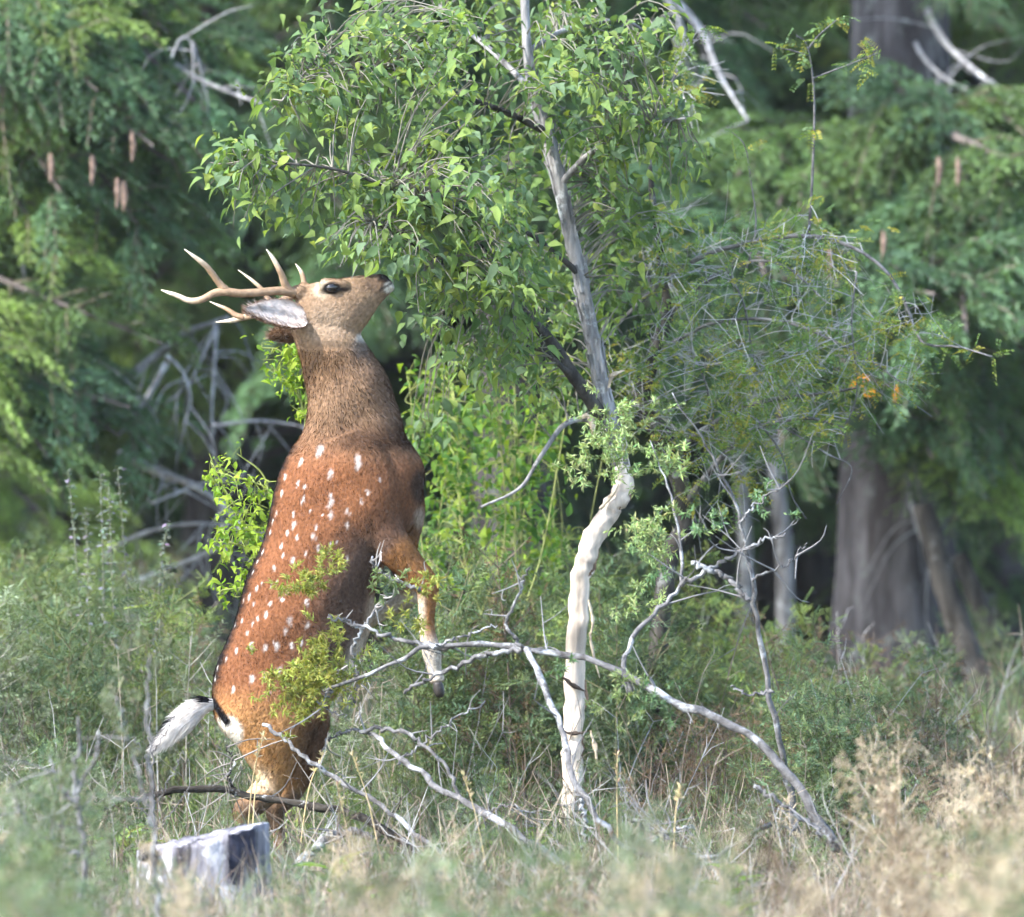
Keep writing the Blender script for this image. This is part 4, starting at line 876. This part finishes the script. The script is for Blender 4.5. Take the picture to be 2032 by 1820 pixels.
# slim pale trunks and the leaning trunk by the old spruce
for (pts, Y, r0, lab, nm) in (([(1478,1240),(1480,1100),(1470,960),(1462,800),(1450,500)], 11, 14, 'slim pale grey trunk rising beside the old spruce, thinner of two', 'slim_tree'), ([(1560,1260),(1556,1100),(1542,960),(1520,780),(1480,400)], 10, 17, 'slim pale grey trunk leaning beside the old spruce, thicker of two', 'slim_tree'),
                              ([(2030,1530),(1990,1450),(1935,1330),(1885,1190),(1830,1000)], 7.6, 34, 'dark brown dead trunk leaning against the old spruce', 'leaning_trunk'), ([(2120,1520),(2040,1400),(1975,1270),(1900,1100)], 8.2, 30, 'reddish brown dead trunk leaning beyond the darker leaning one', 'leaning_trunk')):
    t = tag(empty(nm), lab, 'tree' if nm == 'slim_tree' else 'trunk'); c = px_path(pts, Y, 30); c[0][2] = min(c[0][2], -.05); b = MB(); tube(b, c, np.linspace(r0 * 1.15, r0 * .6, 30) / ppm(Y), (.2,) * 3, 14, .05)
    b.build('trunk', M['bark_grey' if nm == 'slim_tree' else 'bark_dark'], t, True)
    for _ in range(5):
        b = MB(); p = c[RNG.integers(8, 29)]; d = nrm(RNG.normal(size=3)); tube(b, [p, p + d * .12, p + d * .2 + [0, 0, .04]], [.007, .005, .002], (.2,) * 3, 5)
        b.build('branch_stub', M['dead_twig'], t)
# orange leaves against the old spruce trunk
t = tag(empty('orange_leaf_sprig'), 'small sprig of bright orange leaves hanging before the old spruce trunk', 'leaf sprig')
b = MB(); tube(b, px_path([(1660,700),(1700,740),(1760,765),(1800,770)], 6.0, 10), .004, (.12, .09, .07), 5); b.build('twig', M['stem'], t)
LO = leaf_template(True, .25); lm = MB(); lm.add(LO[0], LO[1], (.75, .30, .015)); lmesh = lm.mesh('leaf', M['leaf'], True)
for k, (x, y) in enumerate([(1700,755),(1712,762),(1722,750),(1735,775),(1715,778),(1775,772),(1785,778),(1708,742),(1780,764)]):
    o = link('leaf', lmesh, t); o.location = P(x, y, 5.95); o.rotation_euler = (RNG.uniform(.9, 2.0), RNG.uniform(0, 2), RNG.uniform(0, 6)); o.scale = [RNG.uniform(.04, .06)] * 3

# ------------------------------------------------------------------ bright young shrub behind the deer
def make_young_shrub():
    t = tag(empty('young_shrub'), 'bright yellow-green young shrub with small round leaves behind the deer back', 'shrub'); sk = []
    for pts, Y in (([(560,1700),(540,1300),(500,1080),(440,960),(415,900)], .7), ([(570,1700),(560,1250),(545,1000),(480,950),(430,925)], .8), ([(590,1700),(600,1000),(606,820),(600,720),(545,660)], .6), ([(600,800),(575,760),(535,725)], .6), ([(560,1250),(520,1110),(470,1080),(420,1075)], .7), ([(545,1300),(500,1180),(450,1170),(430,1180)], .7), ([(606,830),(590,770),(560,700),(520,690)], .6), ([(540,1000),(520,940),(470,900)], .8)):
        c = px_path(pts, Y, 24); c[0][2] = max(c[0][2], -.03); b = MB(); tube(b, c, np.linspace(3, 1.1, 24) / PX, (.22, .25, .07), 5, cap=False); b.build('stem', M['stem'], t, True); sk.append(c[8:])
    S = np.concatenate(sk); bl = blob_points([(500,1010,70,60,42,.75,.2),(470,1080,60,40,20,.7,.2),(590,760,24,80,34,.6,.1),(555,700,40,50,10,.6,.1),(460,950,50,40,14,.75,.15),(470,1175,50,20,12,.7,.1),(520,1100,40,50,14,.7,.2)])
    tw = MB(); ends = grow_twigs(tw, [S], bl, (.2, .24, .06), .0018, .3); tag(tw.build('twigs', M['stem'], t), kind='stuff')
    foliage(t, ends, 6, .034, [(.22, .32, .04), (.28, .36, .05), (.15, .26, .04)], 150, spread=.05, sag=.1)
make_young_shrub()
def make_vine_shrub():
    t = tag(empty('yellow_green_shrub'), 'loose yellow-green shrub with thin stems between the deer chest and bare trunk', 'shrub'); sk = []
    for k in range(16):
        x0 = RNG.uniform(850, 1120); x1 = x0 + RNG.normal() * 70; y1 = RNG.uniform(690, 1000); Y = RNG.uniform(2.2, 3.2)
        c = px_path([(x0, 1660), (x0 + RNG.normal() * 20, 1300), ((x0 + x1) / 2 + RNG.normal() * 20, 1080), (x1, y1)], Y, 22); b = MB(); tube(b, c, np.linspace(3, 1, 22) / PX, (.22, .24, .08), 4, cap=False); b.build('stem', M['stem'], t, True); sk.append(c[5:])
    tw = MB(); ends = grow_twigs(tw, sk, blob_points([(900,850,90,110,80,2.6,.5),(1000,920,110,130,90,2.7,.5),(1090,830,50,120,36,2.8,.4),(900,1050,70,120,60,2.6,.5),(1050,1080,90,100,60,2.8,.5),(850,760,40,60,14,2.4,.3)]), (.24, .26, .08), .0016, .4); tag(tw.build('twigs', M['stem'], t), kind='stuff')
    foliage(t, ends, 6, .045, [(.12, .22, .035), (.20, .28, .04), (.07, .16, .035), (.10, .19, .05)], 200, spread=.06, sag=.3)
make_vine_shrub()

# ------------------------------------------------------------------ undergrowth
def weed_mesh(seed, h, cols, stemcol, spread=.5, n_br=16, leaf_l=.07, dens=1.0):
    g = np.random.default_rng(seed); st = MB(); lf = MB()
    ax = spline([(0, 0, -.03), (g.normal() * .03, g.normal() * .03, h * .5), (g.normal() * .08, g.normal() * .08, h)], 14)
    tube(st, ax, np.linspace(.0045, .0015, 14), stemcol, 4, cap=False)
    B, D, Ls, Cc = [], [], [], []
    for k in range(n_br):
        t = .15 + .85 * (k + g.random()) / n_br; p = ax[min(13, int(t * 13))]; a = k * 2.4 + g.normal() * .4; L = h * spread * (1.1 - t * .75) * g.uniform(.6, 1.1)
        d = nrm(np.array([math.cos(a), math.sin(a), .75])); c = spline([p, p + d * L * .5, p + d * L + [0, 0, .05 * L]], 7)
        tube(st, c, np.linspace(.002, .0008, 7), stemcol, 3, cap=False)
        for q in range(int(9 * dens)):
            o = c[g.integers(1, 7)]; ld = nrm(d * .6 + g.normal(size=3) * .8); ll = leaf_l * g.uniform(.5, 1.1); side = nrm(np.cross(ld, g.normal(size=3)))
            m = 5; tt = np.linspace(.2, 1, m)[:, None]; bb = o + ld * tt * ll; cl = np.array(cols[g.integers(len(cols))]) * g.uniform(.75, 1.3)
            B.append(np.concatenate([bb, bb])); D.append(np.concatenate([np.tile(side + ld * .9, (m, 1)), np.tile(-side + ld * .9, (m, 1))])); Ls.append(np.full(2 * m, ll * .36)); Cc.append(np.tile(cl, (2 * m, 1)) * g.normal(1, .12, (2 * m, 1)))
    B, D, Ls, Cc = map(np.concatenate, (B, D, Ls, Cc))
    leaflets(lf, B, D, Ls, Ls * .3, np.clip(Cc, .004, .9))
    return st.mesh('stem', M['stem']), lf.mesh('leaves', M['herb'])
GREEN = [(.115, .165, .085), (.095, .15, .09), (.14, .18, .08)]; LIME = [(.17, .225, .07), (.21, .255, .075), (.13, .195, .07)]
GREY = [(.20, .24, .16), (.24, .27, .20), (.17, .22, .13)]; BROWN = [(.15, .095, .06), (.21, .14, .09), (.11, .075, .055)]; STRAW = [(.46, .37, .28), (.39, .30, .23), (.52, .44, .35)]
WEEDS = {'green': [weed_mesh(20 + i, .8, GREEN, (.12, .11, .06)) for i in range(3)], 'lime': [weed_mesh(30 + i, .8, LIME, (.16, .17, .06)) for i in range(3)], 'grey': [weed_mesh(40 + i, .8, GREY, (.30, .28, .24), .42) for i in range(3)],
         'brown': [weed_mesh(50 + i, .8, BROWN, (.16, .12, .09), .4, 18, .05, .7) for i in range(3)], 'straw': [weed_mesh(60 + i, .8, STRAW, (.42, .34, .24), .4, 18, .05, .8) for i in range(3)]}
WN = {'green': 'feathery_weed', 'lime': 'bright_weed', 'grey': 'grey_weed', 'brown': 'withered_weed', 'straw': 'dry_weed'}
WD = {'green': 'deep green feathery weed', 'lime': 'yellow-green feathery weed', 'grey': 'grey-green feathery weed', 'brown': 'withered brown weed', 'straw': 'straw-coloured dry weed'}
def weed(kind, x, Y, h, place):
    st, lf = WEEDS[kind][RNG.integers(3)]
    o = link(WN[kind], st); l = link('leaves', lf, o); l['kind'] = 'stuff'
    o.location = (x, Y, ground_z(x, Y)); s = h / .8; o.scale = (s * RNG.uniform(.8, 1.3), s * RNG.uniform(.8, 1.3), s); o.rotation_euler = (RNG.normal() * .08, RNG.normal() * .08, RNG.uniform(0, 6.28))
    tag(o, WD[kind] + ' ' + place, 'weed', WN[kind].replace('_', ' ') + 's ' + place)
def weeds_at(n, xr, Yr, hr, kinds, probs, place):
    for _ in range(n):
        Y = RNG.uniform(*Yr); x = P(RNG.uniform(*xr), 1600, Y)[0]; weed(RNG.choice(kinds, p=probs), x, Y, RNG.uniform(*hr), place)
# behind, low dense band right across
weeds_at(70, (-80, 400), (1.6, 5.0), (.45, .85), ['green', 'grey', 'lime', 'brown'], [.45, .25, .15, .15], 'around the lilac flower spikes behind the deer')
weeds_at(80, (830, 1300), (1.3, 3.8), (.45, 1.0), ['green', 'lime', 'brown', 'grey'], [.6, .2, .12, .08], 'between the deer and bare trunk, behind both')
weeds_at(40, (1250, 1600), (1.8, 4.5), (.42, .75), ['green', 'lime', 'brown'], [.4, .35, .25], 'behind the feather-leaved tree foot')
weeds_at(60, (1480, 1900), (1.8, 5.5), (.3, .60), ['green', 'lime', 'brown', 'grey'], [.35, .3, .25, .1], 'before the old spruce trunk')
weeds_at(50, (1280, 1900), (.3, 1.7), (.3, .48), ['brown', 'green', 'lime'], [.7, .15, .15], 'just behind the dead shrub')
weeds_at(30, (1880, 2120), (2.0, 6.0), (.18, .36), ['green', 'lime', 'grey', 'brown'], [.4, .2, .2, .2], 'before the leaning trunks')
weeds_at(26, (400, 820), (.4, 2.2), (.3, .5), ['green', 'lime', 'grey'], [.6, .2, .2], 'behind the deer hind legs')
weeds_at(22, (-120, 440), (5, 9.5), (.4, .8), ['green', 'brown', 'lime'], [.6, .25, .15], 'in the shade under the drooping spruce boughs')
weeds_at(12, (1850, 2130), (5.5, 9.5), (.25, .5), ['green', 'brown'], [.7, .3], 'in the shade behind the leaning trunks')
# beside and in front
weeds_at(46, (640, 1250), (-1.2, .9), (.16, .34), ['green', 'lime', 'grey'], [.6, .15, .25], 'under the arched fallen branch')
weeds_at(24, (-60, 260), (-1.6, .8), (.28, .5), ['grey', 'green', 'straw'], [.5, .35, .15], 'about the end of the dark fallen log')
weeds_at(34, (1250, 2100), (-2.0, .2), (.22, .42), ['green', 'grey', 'straw', 'brown'], [.4, .25, .25, .1], 'around the foot of the dead shrub')
weeds_at(10, (1610, 1700), (-.9, -.5), (.5, .62), ['green'], [1.0], 'in a tall clump beside the dead shrub')
weeds_at(80, (560, 2100), (-5.5, -2.4), (.22, .40), ['straw', 'brown', 'grey', 'green'], [.45, .17, .2, .18], 'in the open grass nearer than the fallen branches')
weeds_at(30, (1750, 2150), (-5.0, -2.2), (.38, .68), ['straw', 'brown', 'green'], [.7, .2, .1], 'in the tall dry patch nearer than the leaning trunks')
weeds_at(20, (-100, 200), (-5.5, -2.8), (.32, .6), ['grey', 'straw', 'green'], [.6, .25, .15], 'nearer than the stump, beside it')
weeds_at(12, (250, 560), (-3.4, -2.5), (.10, .17), ['grey', 'straw', 'green'], [.4, .4, .2], 'at the foot of the stump')
weeds_at(9, (250, 560), (-6, -4.2), (.33, .43), ['grey', 'straw', 'green'], [.5, .3, .2], 'out in the clearing in line with the stump')
weeds_at(18, (420, 680), (-.6, -.15), (.13, .24), ['green', 'grey', 'lime'], [.5, .3, .2], 'round the hind feet of the deer')
weeds_at(34, (660, 2150), (-10, -7), (.56, .70), ['straw', 'grey', 'brown', 'green'], [.45, .25, .12, .18], 'standing farthest out in the clearing, well past the stump')
weeds_at(11, (-100, 190), (-10, -7), (.56, .68), ['grey', 'straw', 'green'], [.55, .25, .2], 'standing farthest out in the clearing, well past the stump')
# bare stalks tangled through the weeds
def stalks():
    mb = MB()
    for _ in range(1500):
        Y = RNG.uniform(-3.5, 5.5); px = RNG.uniform(-60, 2090)
        if 230 < px < 600 and Y < -1.2: continue
        x = P(px, 1600, Y)[0]; h = RNG.uniform(.15, .5) * (1.3 if Y > 1 else .8); b = np.array([x, Y, ground_z(x, Y) - .01]); d = nrm(np.array([RNG.normal() * .4, RNG.normal() * .3, 1])); col = np.array([(.30, .25, .19), (.14, .10, .075), (.34, .33, .32), (.07, .055, .045)][RNG.integers(4)])
        c = spline([b, b + d * h * .5, b + d * h + RNG.normal(size=3) * .05], 6); tube(mb, c, np.linspace(.0028, .0010, 6), col, 3, cap=False)
        for _ in range(3):
            p = c[RNG.integers(2, 6)]; e = p + nrm(d + RNG.normal(size=3) * .8) * RNG.uniform(.05, .16); tube(mb, [p, (p + e) / 2 + RNG.normal(size=3) * .006, e], [.0015, .0011, .0006], col, 3, cap=False)
    tag(mb.build('undergrowth', M['stem']), 'tangle of bare dead stalks running through the weeds', 'undergrowth', kind='stuff')
stalks()
# tall slim flower spikes with pale lilac whorls
for k, (x, y0, Y, lean) in enumerate([(135,935,2.6,40),(200,940,2.7,10),(216,965,2.5,14),(234,930,2.7,34),(332,1040,2.4,-30),(170,1010,2.9,10),(345,1130,2.3,-40)]):
    t = tag(empty('flower_spike'), 'tall slim weed spike with pale lilac flower whorls against the dark wood', 'flower', 'flower spikes'); b = MB()
    c = px_path([(x + lean, 1690), (x + lean * .9, 1400), (x + lean * .5, 1150), (x, y0)], Y, 40); c[0][2] = -.02; tube(b, c, np.linspace(.004, .0014, 40), (.16, .17, .11), 4, cap=False); b.build('stem', M['stem'], t)
    fl = MB()
    for q in range(18, 40):
        for s in range(5): leaflets(fl, [c[q] + RNG.normal(size=3) * .004], [nrm(RNG.normal(size=3) * [1, 1, .3])], RNG.uniform(.014, .03), .010, jit((.20, .24, .20) if RNG.random() < .75 else (.30, .28, .38), 1))
    tag(fl.build('whorls', M['herb'], t), kind='stuff')
# small broadleaf herbs
def herb_things():
    me = []
    for s in range(3):
        m = MB(); k = 12; a = np.arange(k) * 2.4; d = np.stack([np.cos(a), np.sin(a), RNG.uniform(.2, .9, k)], 1); ex, ey, ez = frames(d, (0, 0, 1)); o = np.stack([np.cos(a) * .02, np.sin(a) * .02, np.linspace(.02, .16, k)], 1)
        inst(m, LT[0][0], LT[0][1], o, ex, ey, ez, RNG.uniform(.09, .15, k), jit((.20, .28, .10), k, .15)); tube(m, [(0, 0, -.02), (0, 0, .1), (0, 0, .17)], [.004, .003, .002], (.15, .2, .06), 4, cap=False); me.append(m.mesh('broadleaf_herb', M['leaf'], True))
    for k in range(34):
        Y = RNG.uniform(-4.5, .4); x = P(RNG.uniform(-40, 2080), 1600, Y)[0]; o = link('broadleaf_herb', me[k % 3]); o.location = (x, Y, ground_z(x, Y)); o.scale = [RNG.uniform(.6, 1.1)] * 3; o.rotation_euler = (0, 0, RNG.uniform(0, 6))
        tag(o, 'low herb with a rosette of broad pale green leaves in the grass', 'herb', 'low broadleaf herbs')
herb_things()
def grass():
    for nm, n, Yr, hr, cols, lab in (('grass', 70000, (-7, 9), (.06, .24), [(.11, .165, .07), (.14, .19, .08), (.085, .13, .07), (.20, .21, .13)], 'green grass and ground cover between the weeds'), ('dry_grass', 60000, (-7.5, 5), (.08, .30), [(.36, .30, .23), (.42, .36, .29), (.26, .20, .16), (.33, .31, .28)], 'dry straw-coloured grass matted over the clearing')):
        mb = MB(); Y = RNG.uniform(*Yr, n); X = RNG.uniform(-1, 1, n) * (2.2 + .06 * (Y + 7.5))
        if nm == 'dry_grass':
            keep = RNG.random(n) < np.clip(.35 + .3 * X / 2 + np.where(Y < -1.2, .6, -.1), .08, 1); X, Y = X[keep], Y[keep]; n = len(X)
        else:
            keep = RNG.random(n) < np.where(Y < -1.5, .4, 1.0); X, Y = X[keep], Y[keep]; n = len(X)
        clump = np.sin(X * 9 + Y * 4) * np.sin(Y * 11 - X * 3); h = RNG.uniform(*hr, n) * (1 + .35 * clump) * np.where(Y > 1, 1.25, 1)
        b = np.stack([X, Y, ground_z(X, Y) - .01], 1); d = nrm(RNG.normal(size=(n, 3)) * [.45, .45, .1] + [0, 0, 1])
        cl = np.array(cols)[RNG.integers(0, len(cols), n)] * RNG.normal(1, .15, (n, 1)); m = b + d * (h * .55)[:, None]
        s = nrm(np.cross(d, RNG.normal(size=(n, 3)))) * RNG.uniform(.0015, .004, (n, 1)); tip = m + nrm(d + RNG.normal(size=(n, 3)) * .45 + [0, 0, -.2]) * (h * .5)[:, None]
        V = np.stack([b - s, b + s, m + s * .7, m - s * .7, tip], 1).reshape(-1, 3); i = np.arange(n)[:, None, None] * 5
        F = (np.array([[0, 1, 2], [0, 2, 3], [3, 2, 4]])[None] + i).reshape(-1, 3); mb.add(V, F, np.repeat(np.clip(cl, .01, .9), 5, 0))
        tag(mb.build(nm, M['herb' if nm == 'grass' else 'straw']), lab, 'grass', kind='stuff')
grass()
# a few tall bleached grass stalks
for k, (x, y0, x1, y1, Y) in enumerate([(486,1640,522,1462,-.7),(500,1640,515,1540,-.7),(590,1640,640,1500,-.6),(1335,1700,1350,1560,-1.8),(1230,1720,1225,1500,-1.2),(770,1690,700,1500,-1.2),(980,1720,920,1540,-1.5),(720,1780,670,1560,-1.8)]):
    b = MB(); c = px_path([(x, y0 + 90), ((x + x1) / 2 - 3, (y0 + y1) / 2), (x1, y1)], Y, 16); c[0][2] = -.01; tube(b, c, np.linspace(.0028, .0012, 16), (.55, .44, .24), 4, cap=False)
    i = RNG.integers(11, 16, 26); leaflets(b, c[i], nrm(RNG.normal(size=(26, 3)) * .5 + [0, 0, 1]), .022, .006, jit((.55, .46, .27), 26))
    tag(b.build('grass_stalk', M['straw']), 'tall bleached grass stalk with a thin seed head', 'grass stalk', 'tall bleached grass stalks')

# ------------------------------------------------------------------ thin morning haze over the whole place
def haze():
    bm = bmesh.new(); bmesh.ops.create_cube(bm, size=1.0); me = bpy.data.meshes.new('haze'); bm.to_mesh(me); bm.free()
    o = link('haze', me); o.location = (0, 40, 22); o.scale = (1040, 1040, 48)
    m = bpy.data.materials.new('haze_air'); m.use_nodes = True; N, L = m.node_tree.nodes, m.node_tree.links
    N.remove(N['Principled BSDF']); v = N.new('ShaderNodeVolumePrincipled'); v.inputs['Density'].default_value = .0002; v.inputs['Color'].default_value = (.86, .92, 1, 1); v.inputs['Anisotropy'].default_value = 0
    L.new(v.outputs[0], N['Material Output'].inputs['Volume']); me.materials.append(m)
    tag(o, 'thin pale haze hanging over the clearing and wood', 'haze', kind='stuff')
haze()
